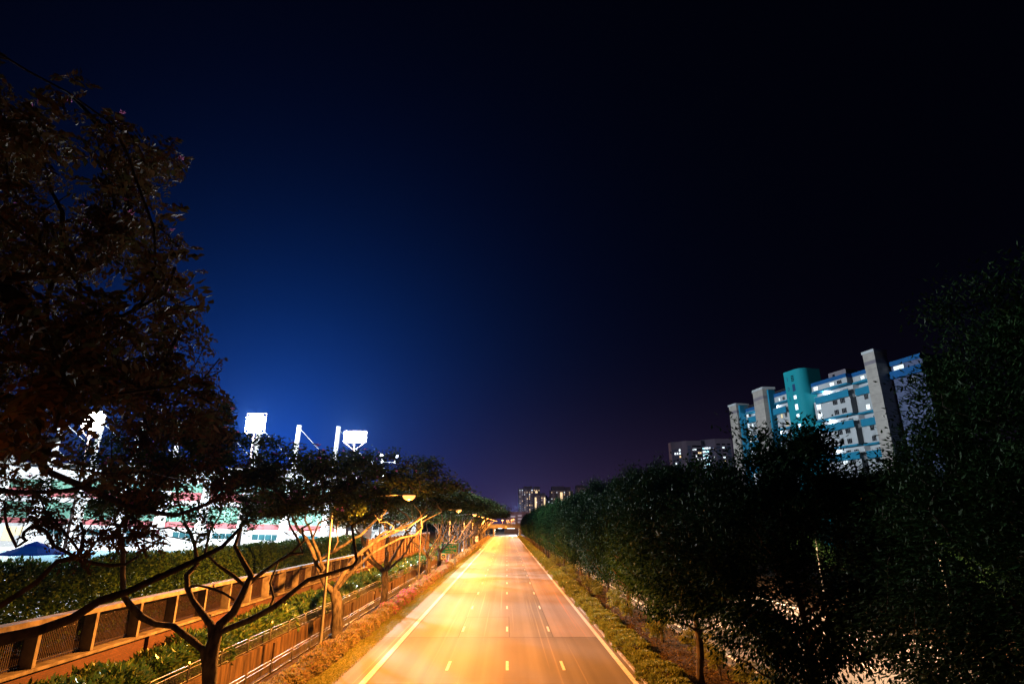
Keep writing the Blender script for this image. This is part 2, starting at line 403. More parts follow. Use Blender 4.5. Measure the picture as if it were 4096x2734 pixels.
bf = thing('boundary_fence', 'brick wall with concrete fins and dark iron bars before the hedge', 'fence', (-20, 5.8, 0))
BAY, NB = 3.5, 23
MB().box(-0.22, 0.12, -2, NB * BAY, 0.68, 2.42).build('brick_wall', M['brick'], bf)
MB().box(-0.34, 0.36, -2, NB * BAY, 2.42, 2.56).build('coping', M['fin'], bf, bevel=0.015)
MB().box(-0.30, 0.30, -2, NB * BAY, 4.22, 4.44).build('top_beam', M['fin'], bf, bevel=0.015)
fin = MB().prism([(-0.34, 0), (0.26, 0), (0.26, 0.2), (-0.34, 0.2)], 2.562, 4.218).build('fin', M['fin'], bf, bevel=0.012)
repeat(fin, [(0, BAY * i, 0) for i in range(NB)], bf)
b = MB()
for i in range(30):
    y = 0.16 + (BAY - 0.2) * (i + .5) / 30; b.box(-0.27, -0.245, y - 0.0125, y + 0.0125, 2.562, 4.218)
b.box(-0.28, -0.235, 0.14, BAY - 0.01, 2.66, 2.70).box(-0.28, -0.235, 0.14, BAY - 0.01, 4.06, 4.10)
bars = b.build('bar_panel', M['iron'], bf)
repeat(bars, [(0, BAY * i, 0) for i in range(NB)], bf)
pl = MB().box(0.12, 0.30, 0, 0.5, 0.68, 2.41).build('pier', M['brick'], bf)
repeat(pl, [(0, BAY * 4 * i + 1.2, 0) for i in range(6)], bf)

hb = thing('hoarding', 'tall brown panelled noise barrier beyond the barred fence', 'barrier', (-20, 86.5, 0))
MB().box(-0.25, 0.2, 0, 68, 0.68, 2.55).build('brick_wall', M['brick'], hb)
hp = MB().box(-0.1, 0.0, 0, 3.3, 2.552, 6.1).build('panel', M['hoarding'], hb)
repeat(hp, [(0, 3.4 * i, 0) for i in range(20)], hb)
hf = MB().box(-0.12, 0.22, -0.099, -0.001, 2.552, 6.25).build('fin', M['hoarding'], hb)
repeat(hf, [(0, 3.4 * i, 0) for i in range(21)], hb)

# ------------------------------------------------------------------ street lamps
def lamp_light(name, parent, loc, power, col=SODIUM, size=0.12, batwing=False):
    d = bpy.data.lights.new(name, 'POINT'); d.energy = power; d.color = col; d.shadow_soft_size = size
    if batwing: spread_light(d)
    o = bpy.data.objects.new(name, d); C.objects.link(o); o.parent = parent; o.location = loc
    return o
def spread_light(d, cutoff=3.2):
    """roadway optics: throws more light along the road than straight down"""
    d.use_nodes = True; N = d.node_tree.nodes; L = d.node_tree.links; em = N['Emission']
    tc = N.new('ShaderNodeTexCoord'); sp = N.new('ShaderNodeSeparateXYZ'); L.new(tc.outputs['Normal'], sp.inputs[0])
    def mth(op, a, b=None):
        n = N.new('ShaderNodeMath'); n.operation = op
        for i, v in enumerate((a, b)):
            if v is None: continue
            if isinstance(v, (int, float)): n.inputs[i].default_value = v
            else: L.new(v, n.inputs[i])
        return n.outputs[0]
    c = mth('MAXIMUM', mth('ABSOLUTE', sp.outputs['Z']), 0.02)
    wide = mth('MINIMUM', mth('POWER', c, -0.75), 2.8)
    cut = mth('POWER', mth('MINIMUM', mth('MULTIPLY', c, cutoff), 1.0), 1.6)
    down = mth('ADD', 0.012, mth('MULTIPLY', 0.988, mth('LESS_THAN', sp.outputs['Z'], 0.0)))
    cut = mth('MULTIPLY', cut, down)
    L.new(mth('MULTIPLY', wide, cut), em.inputs['Strength'])
def street_lamp(label, loc, rz, group, h=9.0, reach=4.5, power=LAMP_W, col=SODIUM):
    t = thing('street_lamp', label, 'street lamp', loc, rz, group)
    MB().lathe([(0.0, 0.0), (0.16, 0.0), (0.16, 0.5), (0.115, 0.56), (0.105, 2.2), (0.062, h)], 14).build('pole', M['pole'], t, True)
    pts = [(0, 0, h - 0.02)] + [(1.5 - 1.5 * math.cos(a), 0, h + 1.0 * math.sin(a)) for a in np.linspace(0.15, PI / 2, 7)] + [(reach * .7, 0, h + 1.16), (reach, 0, h + 1.24)]
    MB().tube(pts, [0.062] + [0.05] * 7 + [0.042, 0.04], 8).build('arm', M['pole'], t, True)
    hd = MB()
    prof = [(0, 0.07, 0.06), (0.25, 0.13, 0.11), (0.7, 0.17, 0.14), (1.1, 0.13, 0.10), (1.25, 0.05, 0.04)]
    vs_ = []
    for x, hw, hh in prof:
        vs_.append([(reach + x, -hw, h + 1.20), (reach + x, -hw * .7, h + 1.2 + hh), (reach + x, hw * .7, h + 1.2 + hh), (reach + x, hw, h + 1.20)])
    for a, b_ in zip(vs_, vs_[1:]):
        for i in range(4): hd.quad(a[i], a[(i + 1) % 4], b_[(i + 1) % 4], b_[i])
    hd.quad(*reversed(vs_[0])); hd.quad(*vs_[-1])
    hd.build('lamp_head', M['pole'], t)
    bowl = MB()
    rows = []
    for k in range(5):
        a = k / 4 * PI / 2
        rows.append([(reach + 0.80 + 0.46 * math.cos(a) * math.cos(q), 0.36 * math.cos(a) * math.sin(q), h + 1.195 - 0.34 * math.sin(a)) for q in np.linspace(0, 2 * PI, 13)[:-1]])
    for a, b_ in zip(rows, rows[1:]):
        for i in range(12): bowl.quad(a[i], b_[i], b_[(i + 1) % 12], a[(i + 1) % 12])
    bowl.build('lamp_bowl', M['sodium'], t, True)
    lamp_light('lamp_light', t, (reach + 0.80, 0, h + 0.72), power, col, .12, True)
    return t
LAMP_Y = [-2, 41.6, 85, 128, 171, 214, 257, 300, 343, 386, 409]
sl = street_lamp('nearest sodium street lamp, its long pole crossing the brown trunk of the second tree', (-12.2, 41.6, 0), 0, 'sodium street lamps along the left verge')
names = {85: 'second sodium street lamp from the camera, between the third tree and the green exit sign',
         128: 'third sodium street lamp, its pole passing in front of the green exit sign',
         171: 'fourth sodium street lamp, pole just past the green exit sign',
         214: 'fifth sodium street lamp, standing near the blue and white sign',
         -2: 'sodium street lamp beside the viewpoint, just outside the photo'}
for y in LAMP_Y:
    if y != 41.6: o = dup(sl, (-12.2, y, 0), 0, names.get(y, 'far sodium street lamp among the tree trunks near the flyover'))
    if y == -2:
        for c in children(o):
            if c.type == 'LIGHT': c.data = c.data.copy(); c.data.energy = LAMP_W * 0.018
    if y == 409:
        for c in children(o):
            if c.type == 'LIGHT': c.data = c.data.copy(); c.data.energy = LAMP_W * 0.2

# ------------------------------------------------------------------ lettering
def text_part(name, s, size, mat, parent, M4, spacing=1.0, extrude=0.004):
    cu = bpy.data.curves.new('lettering', 'FONT'); cu.body = s; cu.size = size; cu.align_x = 'CENTER'; cu.align_y = 'CENTER'
    cu.space_character = spacing; cu.extrude = extrude; cu.offset = size * 0.012
    tmp = bpy.data.objects.new('lettering', cu); C.objects.link(tmp)
    me = bpy.data.meshes.new_from_object(tmp.evaluated_get(bpy.context.evaluated_depsgraph_get()))
    bpy.data.objects.remove(tmp); bpy.data.curves.remove(cu)
    me.transform(M4); me.materials.clear(); me.materials.append(mat)
    return link(name, me, parent)
FACE = Matrix.Rotation(PI / 2, 4, 'X')      # lettering standing upright, read from the camera side
def T(x, y, z): return Matrix.Translation((x, y, z))

M['sign_green'] = pm('sign_green', (0.0, 0.55, 0.40), (0.0, 0.50, 0.36), 1.0, 0.4, 0.4)
M['sign_blue'] = pm('sign_blue', (0.02, 0.07, 0.40), (0.018, 0.06, 0.34), 1.0, 0.4, 0.4)
M['sign_white'] = pm('sign_white', (0.85, 0.84, 0.80), (0.74, 0.73, 0.70), 1.0, 0.4, 0.4)
sg = thing('exit_sign', 'green expressway exit sign reading Lor 8 Toa Payoh on white posts', 'road sign', (-11.6, 122, 0))
MB().box(-1.62, 1.62, -0.03, 0.03, 2.55, 4.55).build('border', M['sign_white'], sg, bevel=0.02)
MB().box(-1.53, 1.53, -0.036, -0.031, 2.64, 4.46).build('face', M['sign_green'], sg)
for s_, z, sz, dx in (('Lor 8', 4.12, .58, 0.15), ('Toa Payoh', 3.55, .58, 0.1), ('EXIT', 2.96, .34, -.38), ('16A', 2.98, .56, 0.5)):
    text_part('lettering', s_, sz, M['sign_white'], sg, T(dx, -0.045, z) @ FACE)
MB().box(0.75, 1.45, -0.042, -0.037, 4.22, 4.38).build('flap', M['sign_white'], sg)
MB().box(0.80, 1.47, -0.042, -0.037, 2.68, 2.86).build('flap', M['sign_white'], sg)
for x in (-0.35, 1.28): MB().tube([(x, 0.09, 0), (x, 0.09, 4.4)], 0.075, 10).build('post', M['sign_white'], sg, True)
ks = thing('distance_marker', 'square expressway distance marker with a blue disc reading 16 1/2', 'road sign', (-11.65, 112, 0))
MB().box(-0.47, 0.47, -0.02, 0.02, 2.1, 3.05).build('plate', M['sign_white'], ks, bevel=0.02)
dm = MB(); n = 28
dm.prism([(0.39 * math.cos(2 * PI * i / n), 0.39 * math.sin(2 * PI * i / n)) for i in range(n)], 0.021, 0.027, T(0, 0, 2.575) @ FACE)
dm.build('disc', M['sign_blue'], ks)
dg = MB().prism([(0.385 * math.cos(a), 0.385 * math.sin(a)) for a in np.linspace(rad(32), rad(148), 14)], 0.028, 0.031, T(0, 0, 2.575) @ FACE)
dg.build('cap_segment', M['sign_green'], ks)
text_part('lettering', '16', 0.40, M['sign_white'], ks, T(-0.09, -0.036, 2.55) @ FACE)
text_part('lettering', '1/2', 0.20, M['sign_white'], ks, T(0.22, -0.036, 2.55) @ FACE)
text_part('lettering', 'km', 0.17, M['sign_white'], ks, T(0, -0.036, 2.30) @ FACE)
MB().tube([(0, 0.07, 0), (0, 0.07, 3.0)], 0.045, 8).build('post', M['pole'], ks, True)
bs = thing('information_sign', 'tall blue and white information sign beside the flowering hedge', 'road sign', (-11.4, 228, 0))
MB().box(-0.55, 0.55, -0.025, 0.025, 1.75, 3.75).build('plate', M['sign_white'], bs, bevel=0.02)
MB().box(-0.47, 0.47, -0.032, -0.026, 2.72, 3.66).build('panel', M['sign_blue'], bs)
MB().box(-0.36, 0.36, -0.038, -0.033, 3.18, 3.50).box(-0.09, 0.09, -0.038, -0.033, 2.86, 3.18).build('symbol', M['sign_white'], bs)
MB().box(-0.40, 0.40, -0.032, -0.026, 2.42, 2.58).build('panel', M['sign_blue'], bs)
MB().box(-0.47, 0.47, -0.032, -0.026, 1.83, 1.90).build('stripe', M['sign_blue'], bs)
MB().tube([(0, 0.08, 0), (0, 0.08, 3.6)], 0.05, 8).build('post', M['pole'], bs, True)
M['red_paint'] = pm('red_paint', (0.6, 0.03, 0.02), (0.45, 0.02, 0.02), 3, 0.5)
hy = thing('fire_hydrant', 'small red hydrant behind the flowering hedge under the exit sign', 'hydrant', (-12.9, 131, 0))
MB().lathe([(0, 0), (0.2, 0), (0.2, .08), (.13, .1), (.13, .85), (.18, .87), (.18, .93), (.12, 1.05), (0, 1.1)], 12).build('body', M['red_paint'], hy, True)
MB().tube([(-.28, 0, .65), (.28, 0, .65)], 0.07, 8).build('outlet', M['red_paint'], hy, True)
wb = None
for y in (176, 186):
    if wb is None:
        wb = thing('white_bollard', 'stubby white post beside the trunks past the green sign', 'bollard', (-12.9, y, 0), 0, 'white posts past the green sign')
        MB().lathe([(0, 0), (.17, 0), (.17, 1.25), (.1, 1.35), (0, 1.37)], 12).build('shaft', M['sign_white'], wb, True)
    else: dup(wb, (-12.9, y, 0))

# ------------------------------------------------------------------ hedges and shrubs
def mound(rng, n, x0, x1, y0, y1, z0, h, hn=0.18, seedy=0.0, foot=0.0, fill=0.12):
    """points and outward normals on a bumpy clipped hedge running along the road"""
    y = rng.uniform(y0, y1, n); a = rng.uniform(-0.15, PI + 0.15, n)
    xc, xr = (x0 + x1) / 2, (x1 - x0) / 2
    b = 1 + hn * (np.sin(y * 1.7 + seedy) * 0.5 + np.sin(y * 0.63 + 1.3 + seedy) * 0.6 + np.sin(y * 4.1 + a * 2) * 0.35)
    ca, sa = np.cos(a), np.sin(a)
    p = 0.7
    px = np.sign(ca) * np.abs(ca) ** p; pz = np.sign(sa) * np.abs(sa) ** p
    k = b * (1 - fill * rng.random(n) ** 2)
    P = np.stack([xc + xr * px * k, y, z0 + np.maximum(h * pz * k, foot)], 1)
    Nn = np.stack([ca / xr, 0.25 * np.sin(y * 5 + a * 3), sa / h], 1)
    return P, unit(Nn)
def hedge_quads(rng, parts, x0, x1, z0, h, Ln, Wd, droop=0.0, **kw):
    out = []
    for y0, y1, per_m, sc in parts:
        n = int((y1 - y0) * per_m)
        P, Nn = mound(rng, n, x0, x1, y0, y1, z0, h, **kw)
        D = Nn + 0.75 * rng.normal(size=(n, 3)) + np.array([0, 0, -droop])
        out.append(leaves(P, D, rng, Ln * sc, Wd * sc))
    return np.concatenate(out)
rng = np.random.default_rng(5)
V = hedge_quads(rng, [(24, 75, 900, 1), (75, 150, 320, 1.6), (150, 380, 90, 3)], -12.15, -10.85, 0.0, 0.78, 0.15, 0.085, hn=0.24)
fh = tag(quad_mesh('flowering_hedge', V, M['flower_leaf']), 'low hedge with pink blossoms between the road verge and lamp posts', 'hedge')
out = []
for yc in np.concatenate([rng.uniform(24, 75, 26), np.array([67, 70, 72, 75, 78, 82, 62, 88, 92, 96, 104, 112]), rng.uniform(75, 170, 22)]):
    heavy = 60 < yc < 115
    n = 120 if heavy else 22
    P, Nn = mound(rng, n * 6, -12.15, -10.85, yc - 3, yc + 3, 0.0, 0.82, 0.24)
    keep = rng.random(len(P)) < np.exp(-((P[:, 1] - yc) / (1.6 if heavy else 0.6)) ** 2) * (0.5 if heavy else 0.25)
    P, Nn = P[keep], Nn[keep]
    out.append(leaves(P, Nn + 0.8 * rng.normal(size=P.shape), rng, 0.11 * (1 + yc / 150), 0.10 * (1 + yc / 150)))
quad_mesh('blossoms', np.concatenate(out), M['pink'], fh)

V = hedge_quads(rng, [(14, 70, 620, 1), (70, 150, 200, 1.7), (150, 300, 50, 3)], -19.3, -16.5, 0.66, 1.25, 0.34, 0.13, droop=0.35, hn=0.28, seedy=2.0, fill=0.3)
tag(quad_mesh('leafy_shrub_row', V, M['shrub_leaf']), 'row of glossy green shrubs between the upper railing and brick wall', 'hedge')
V = hedge_quads(rng, [(4, 60, 2100, 1), (60, 94, 1100, 1.3)], -25.2, -22.2, 2.4, 4.0, 0.21, 0.10, hn=0.05, seedy=1.0, fill=0.4)
th = tag(quad_mesh('tall_hedge', V, M['hedge_leaf']), 'tall clipped hedge behind the barred fence and before the pool', 'hedge')
for k in range(44):
    st = MB(); y = 5 + 2 * k + rng.uniform(-.4, .4); x = -23.7 + rng.uniform(-.4, .4)
    for q in range(3): st.tube([(x, y, 2.55), (x + rng.uniform(-.7, .7), y + rng.uniform(-.7, .7), 5.6)], [0.04, 0.012], 5)
    st.build('stem', M['bark_dark'], th)

rng = np.random.default_rng(8)
V = hedge_quads(rng, [(24, 70, 800, 1), (70, 150, 260, 1.7), (150, 400, 70, 3)], 7.7, 9.6, 0.0, 0.52, 0.16, 0.07, hn=0.35, seedy=3.0)
tag(quad_mesh('ground_cover', V, M['lime_leaf']), kind='stuff')
# feathery saplings on the median soil
def sapling(rng, h):
    stem = MB(); P = []; D = []
    for q in range(4):
        a = rng.uniform(0, 2 * PI); r = rng.uniform(.1, .45) * h
        tip = np.array([r * math.cos(a), r * math.sin(a), h * rng.uniform(.75, 1)])
        stem.tube([(0, 0, -0.02), tuple(tip * .5 + [0, 0, .1]), tuple(tip)], [0.03, 0.018, 0.006], 5)
        for k in range(22):
            t = rng.uniform(.45, 1.0); P.append(tip * t + rng.normal(size=3) * .05)
            b_ = rng.uniform(0, 2 * PI); D.append((math.cos(b_), math.sin(b_), rng.uniform(-.1, .5)))
    return stem, pinnate(np.array(P), np.array(D), rng, 0.55, 9, 0.16, 0.04)
saps = []
for i in range(3):
    stem, V = sapling(rng, 1.5 + .3 * i)
    o = thing('median_sapling', 'feathery yellow green sapling in the dark soil of the median', 'sapling', (0, 0, 0), 0, 'feathery saplings on the median')
    stem.build('stem', M['bark'], o); quad_mesh('foliage', V, M['lime_leaf'], o); saps.append(o)
spots = []
y = 26.0
while y < 150:
    spots.append((rng.uniform(9.7, 12.9), y)); y += rng.uniform(1.2, 3.0) * (1 + y / 120)
for i, (x, y) in enumerate(spots):
    rz = rng.uniform(0, 6.28)
    if i < 3: saps[i].location = (x, y, 0); saps[i].rotation_euler = (0, 0, rz)
    else: dup(saps[i % 3], (x, y, 0), rz)
n = 26000
P = np.stack([rng.uniform(9.4, 13.5, n), 26 + 240 * rng.random(n) ** 1.6, np.full(n, 0.02)], 1)
quad = leaves(P, rng.normal(size=(n, 3)) * [1, 1, .25] + [0, 0, .12], rng, 0.16, 0.06)
M['litter'] = leafmat('litter', [(0.12, 0.07, 0.03), (0.07, 0.05, 0.02), (0.16, 0.11, 0.04)], 0.8, 0.1, 0.1)
tag(quad_mesh('fallen_leaves', quad, M['litter']), kind='stuff')
n = 60000
P = np.stack([rng.uniform(-11.0, -9.35, n), 26 + 200 * rng.random(n) ** 1.6, np.full(n, 0.012)], 1)
P[: n // 4, 0] = rng.uniform(-13.2, -11, n // 4)
tag(quad_mesh('grass', leaves(P, rng.normal(size=(n, 3)) * [.6, .6, .1] + [0, 0, .6], rng, 0.09, 0.025), M['lime_leaf']), kind='stuff')

# ------------------------------------------------------------------ trees
LAMPS = [np.array([-6.9, y, 10.1]) for y in LAMP_Y]
class Skel:
    """branching skeleton: traced or random limbs first, then twigs grown towards points of the crown"""
    def __init__(s, rng): s.p = []; s.par = []; s.r0 = []; s.rng = rng
    def add(s, p, par, r=0.0): s.p.append(np.asarray(p, float)); s.par.append(par); s.r0.append(r); return len(s.p) - 1
    def near(s, p): return int(np.argmin(np.linalg.norm(np.array(s.p) - p, axis=1)))
    def limb(s, pts, r0, r1, start=None, step=0.55, wob=0.06):
        """pts: list of 3D points; smoothed through Catmull-Rom and hung on the nearest node"""
        pts = [np.asarray(p, float) for p in pts]
        cur = start if start is not None else (s.near(pts[0]) if s.p else None)
        if cur is not None and np.linalg.norm(s.p[cur] - pts[0]) > 0.05: pts = [s.p[cur]] + pts
        elif cur is None: cur = s.add(pts[0], -1, r0)
        Q = [2 * pts[0] - pts[1]] + pts + [2 * pts[-1] - pts[-2]]
        tot = sum(np.linalg.norm(b - a) for a, b in zip(pts, pts[1:])); done = 0.0
        for i in range(1, len(Q) - 2):
            ln = np.linalg.norm(Q[i + 1] - Q[i]); k = max(1, int(ln / step))
            for j in range(1, k + 1):
                t = j / k
                a, b, c, d = Q[i - 1], Q[i], Q[i + 1], Q[i + 2]
                q = .5 * ((2 * b) + (c - a) * t + (2 * a - 5 * b + 4 * c - d) * t * t + (3 * b - a - 3 * c + d) * t ** 3)
                q = q + s.rng.normal(size=3) * wob
                f = (done + ln * t) / tot
                cur = s.add(q, cur, r0 + (r1 - r0) * f)
            done += ln
        return cur
    def grow(s, targets, centre, step=0.55, wob=0.10, lift=0.5):
        T_ = np.asarray(targets); order = np.argsort(np.linalg.norm(T_ - centre, axis=1))
        tips = []
        for i in order:
            t = T_[i]; A = np.array(s.p); d = A - t
            cost = np.linalg.norm(d, axis=1) + lift * np.maximum(d[:, 2] + 0.3, 0) * 2 + 0.25 * np.maximum(np.linalg.norm(A - centre, axis=1) - np.linalg.norm(t - centre), 0)
            cost[: s.skip] += 50
            cur = int(np.argmin(cost)); a = s.p[cur]; pr = s.par[cur]
            dirn = (a - s.p[pr]) if pr >= 0 else np.array([0, 0, 1.0]); dirn = dirn / (np.linalg.norm(dirn) + 1e-9)
            ln = np.linalg.norm(t - a); mid = a + (dirn * 0.35 + (t - a) / (ln + 1e-9) * 0.4) * ln * 0.6 + np.array([0, 0, -0.06 * ln])
            k = max(2, int(ln / step))
            for j in range(1, k + 1):
                f = j / k; q = (1 - f) ** 2 * a + 2 * f * (1 - f) * mid + f * f * t
                cur = s.add(q + s.rng.normal(size=3) * wob * (1 if j < k else 0), cur)
            tips.append(cur)
        return tips
    skip = 0
    def mesh(s, mb, tip=0.012, p=2.35, smax=1.0):
        n = len(s.p); acc = np.zeros(n); kids = [[] for _ in range(n)]
        for i in range(n):
            if s.par[i] >= 0: kids[s.par[i]].append(i)
        r = np.zeros(n)
        for i in range(n - 1, -1, -1):
            r[i] = max(tip, acc[i] ** (1 / p)) if kids[i] else tip
            if s.par[i] >= 0: acc[s.par[i]] += r[i] ** p * 1.012
        r = np.minimum(r, smax)
        for i in range(n):
            if s.r0[i] > 0: r[i] = s.r0[i]
        for i in range(n):
            if s.par[i] >= 0 and r[i] > r[s.par[i]] * 1.02: r[i] = r[s.par[i]] * 1.02
        s.r = r = np.where(r > .03, r * (1 + .10 * s.rng.normal(size=n).clip(-1.5, 1.8)), r)
        stack = [(i, None) for i in range(n) if s.par[i] < 0]
        while stack:
            i, pre = stack.pop()
            pts, rr = ([s.p[pre]], [min(r[pre], r[i] * 1.25)]) if pre is not None else ([], [])
            while True:
                pts.append(s.p[i]); rr.append(r[i])
                if not kids[i]: break
                ks = sorted(kids[i], key=lambda q: -r[q])
                stack += [(q, i) for q in ks[1:]]; i = ks[0]
            if len(pts) < 2: continue
            mx = max(rr); mb.tube(pts, rr, 12 if mx > .15 else 8 if mx > .06 else 5 if mx > .025 else 4)
        return mb
    def sprays(s, tips, back=3):
        """leaf anchors: the last nodes of every twig"""
        A = []
        for t in tips:
            c = t
            for _ in range(back):
                A.append(s.p[c]); c = s.par[c]
                if c < 0: break
        return np.array(A)

def clear_of_lamps(P, r=1.9):
    ok = np.ones(len(P), bool); eye = np.array([0, 0, EYE])
    for l in LAMPS:
        ok &= np.linalg.norm(P - l, axis=1) > r
        a = np.array([-12.2, l[1], 9.6]); ab = l - a; t = np.clip((P - a) @ ab / (ab @ ab), 0, 1)
        ok &= np.linalg.norm(P - (a + t[:, None] * ab), axis=1) > 0.7
        ab = l - eye; t = (P - eye) @ ab / (ab @ ab)
        ok &= ~((t > 0.3) & (t < 1) & (np.linalg.norm(P - (eye + t[:, None] * ab), axis=1) < 0.75))
    return ok
def umbrella(rng, n, c, R, top, drop, thick, low):
    """points in a flat umbrella crown"""
    a = rng.uniform(0, 2 * PI, n); r = R * np.sqrt(rng.random(n))
    lob = 1 + 0.13 * np.sin(3 * a + c[1]) + 0.08 * np.sin(7 * a)
    r = r * lob
    z = top - drop * (r / R) ** 2 - thick * rng.random(n) ** 1.5 + 0.35 * np.sin(r * 1.5 + a * 3)
    return np.stack([c[0] + r * np.cos(a), c[1] + r * np.sin(a), np.maximum(z, low)], 1)
def clumps(rng, A, n, sx, sz):
    k = rng.integers(0, len(A), n); return A[k] + rng.normal(size=(n, 3)) * [sx, sx, sz]
def silk(rng, P, size=0.07):
    n = len(P); Q = np.repeat(P, 16, axis=0); D = rng.normal(size=(n * 16, 3)) * [1, 1, .5] + [0, 0, .8]
    return leaves(Q, D, rng, size, size * .35)

def finish_tree(t, sk, tips, rng, nleaf, size, bark, pin=None, sx=.42, sz=.26, blossoms=0, keep=None, leaf='rain_leaf'):
    mb = MB(); sk.mesh(mb, .016); mb.build('trunk', bark, t, True)
    A = sk.sprays(tips)
    P = clumps(rng, A, nleaf, sx, sz)
    if keep is not None: P = P[keep(P)]
    n = len(P); a = rng.uniform(0, 2 * PI, n)
    D = np.stack([np.cos(a), np.sin(a), rng.uniform(-.9, .35, n)], 1)
    V = pinnate(P, D, rng, *pin) if pin else leaves(P, D, rng, size[0], size[1], flat=.5)
    cr = quad_mesh('crown', V, M[leaf], t)
    if blossoms:
        k = rng.integers(0, n, blossoms); B = P[k] + [0, 0, .25]
        quad_mesh('blossoms', silk(rng, B[B[:, 1] > 8] if pin else B, 0.075 if pin else 0.13), M['silk'], cr)
    return t

# --- nearest tree: trunk just outside the frame, limbs reaching in from the left
def tr(pts, Y0, Y1, rev=False):
    k = len(pts) - 1
    return [at(x, y, Y0 + (Y1 - Y0) * i / k) for i, (x, y) in enumerate(pts)]
rng = np.random.default_rng(21)
t0 = thing('rain_tree', 'nearest spreading tree, its dark limbs entering from the left edge of the photo', 'tree')
sk = Skel(rng)
end = sk.limb([(-14.2, 9.5, -0.1), (-14.1, 9.7, 2), (-13.9, 10.2, 4.2)], 0.55, 0.42)
sk.skip = len(sk.p)
f0 = end
sk.limb([at(0, 2557, 14.2)] + tr([(140, 2524), (281, 2468), (398, 2398), (515, 2360), (609, 2318), (702, 2281), (796, 2234), (890, 2183), (960, 2110)], 14.6, 19), .19, .05, f0, wob=.02)
sk.limb([at(0, 2421, 13.6)] + tr([(140, 2328), (234, 2248), (281, 2229), (328, 2234), (375, 2255), (445, 2260), (500, 2255), (550, 2225)], 14, 17), .09, .04, f0, wob=.015)
sk.limb(tr([(300, 2229), (330, 2190), (338, 2130), (325, 2085)], 14.6, 14.8), .055, .03, wob=.01)
sk.limb(tr([(300, 2225), (262, 2205), (215, 2180), (205, 2150), (182, 2120), (150, 2105), (125, 2103), (95, 2125), (92, 2150), (104, 2162), (66, 2186), (48, 2150), (28, 2110), (22, 2060), (18, 2010)], 14.5, 13.2), .05, .025, wob=.01)
f1 = sk.limb([(-13.6, 10.5, 6.2), (-13.0, 10.8, 7.6)], .40, .34, f0)
sk.limb([at(0, 1784, 13.4)] + tr([(155, 1835), (201, 1887), (328, 1943), (445, 1990), (562, 2041), (702, 2065), (790, 2035), (860, 2000)], 14, 19), .11, .05, f1, wob=.02)
sk.limb([at(0, 1962, 13.0)] + tr([(60, 1965), (160, 1970), (250, 1962), (310, 1950)], 13.2, 14.2), .08, .05, f1, wob=.015)
sk.limb([at(-120, 1330, 10.4), at(0, 1277, 10.4)] + tr([(85, 1272), (43, 1183), (13, 1115)], 10.4, 10.4) + tr([(128, 1098), (234, 1094), (362, 1060), (447, 1013), (502, 962), (524, 911), (511, 834), (490, 661), (455, 597), (396, 512), (341, 439), (280, 380)], 10.4, 12.0), .22, .035, f1, wob=.015)
sk.limb(tr([(240, 1090), (244, 1010), (250, 930), (246, 850), (200, 760)], 10.8, 10.6), .09, .03, wob=.01)
sk.limb(tr([(85, 1275), (110, 1320), (150, 1400), (205, 1500), (250, 1550), (330, 1640)], 10.4, 12.5), .10, .03, wob=.015)
sk.limb([at(-60, 1720, 11.4)] + tr([(0, 1690), (90, 1620), (165, 1530), (230, 1475), (285, 1440), (330, 1380), (345, 1290)], 11.6, 12.6), .13, .04, f1, wob=.015)
sk.limb(tr([(160, 1520), (260, 1470), (420, 1490), (560, 1510), (700, 1560), (800, 1600)], 12, 15), .07, .03, wob=.015)
sk.limb(tr([(560, 2041), (620, 1960), (690, 1880), (760, 1800)], 17, 18), .05, .025, wob=.02)
# outline of the crown against the sky
edge = np.array([(-400, 60), (0, 150), (110, 210), (200, 240), (300, 340), (430, 390), (480, 490), (560, 540), (690, 545), (760, 640), (735, 740), (640, 760), (700, 850), (720, 950), (850, 1045), (835, 1090), (755, 1110), (770, 1200), (830, 1290), (900, 1400), (950, 1470), (925, 1560), (880, 1640), (900, 1760), (1020, 1800), (1050, 1900), (1120, 2080), (900, 2150), (600, 2250), (480, 2210), (300, 2200), (160, 2170), (0, 2120), (-400, 2100)], float)
def inside(x, y, poly=edge):
    r = np.zeros(len(x), bool); j = len(poly) - 1
    for i in range(len(poly)):
        xi, yi = poly[i]; xj, yj = poly[j]
        r ^= ((yi > y) != (yj > y)) & (x < (xj - xi) * (y - yi) / (yj - yi + 1e-9) + xi); j = i
    return r
n = 5200
P = np.stack([rng.uniform(-24, -3, n), rng.uniform(2, 21, n), rng.uniform(8.6, 19.5, n)], 1)
rr = np.linalg.norm((P[:, :2] - [-12.5, 11]), axis=1)
topz = 19.0 - 0.07 * rr ** 2
ok = (rr < 11) & (P[:, 2] < topz) & (P[:, 2] > topz - 6.5 - rr * .1)
x, y = proj(P); front = (P[:, 1] > 3)
inframe = front & (x > -150)
ok &= ~inframe | inside(x, y)
P = P[ok]
x, y = proj(P); vis = (x > -150)
P = P[~vis | (rng.random(len(P)) < np.clip((2080 - y) / 420, np.where(x < 650, .18, .10), 1))]
x, y = proj(P); vis = (x > -150)
sel = np.concatenate([P[vis][:270], P[~vis][:80]])
tips = sk.grow(sel, sk.p[f1], step=.45, wob=.035)
low = [(370, 300), (420, 380), (470, 372), (540, 400), (600, 340), (640, 365), (560, 300), (180, 265), (230, 300), (280, 335), (320, 395), (60, 250), (130, 215), (360, 365), (470, 330), (620, 420), (150, 330), (430, 290), (500, 250), (300, 270), (250, 245), (520, 345), (390, 335), (210, 335), (340, 310), (590, 380)]
tips += sk.grow([at(x * 1.1318 + q * 22, 1720 + y * 1.1318 + q2 * 14, rng.uniform(14.2, 17.2)) for x, y in low for q, q2 in ((0, 0),) if rng.random() < .8], sk.p[f0], step=.4, wob=.03)
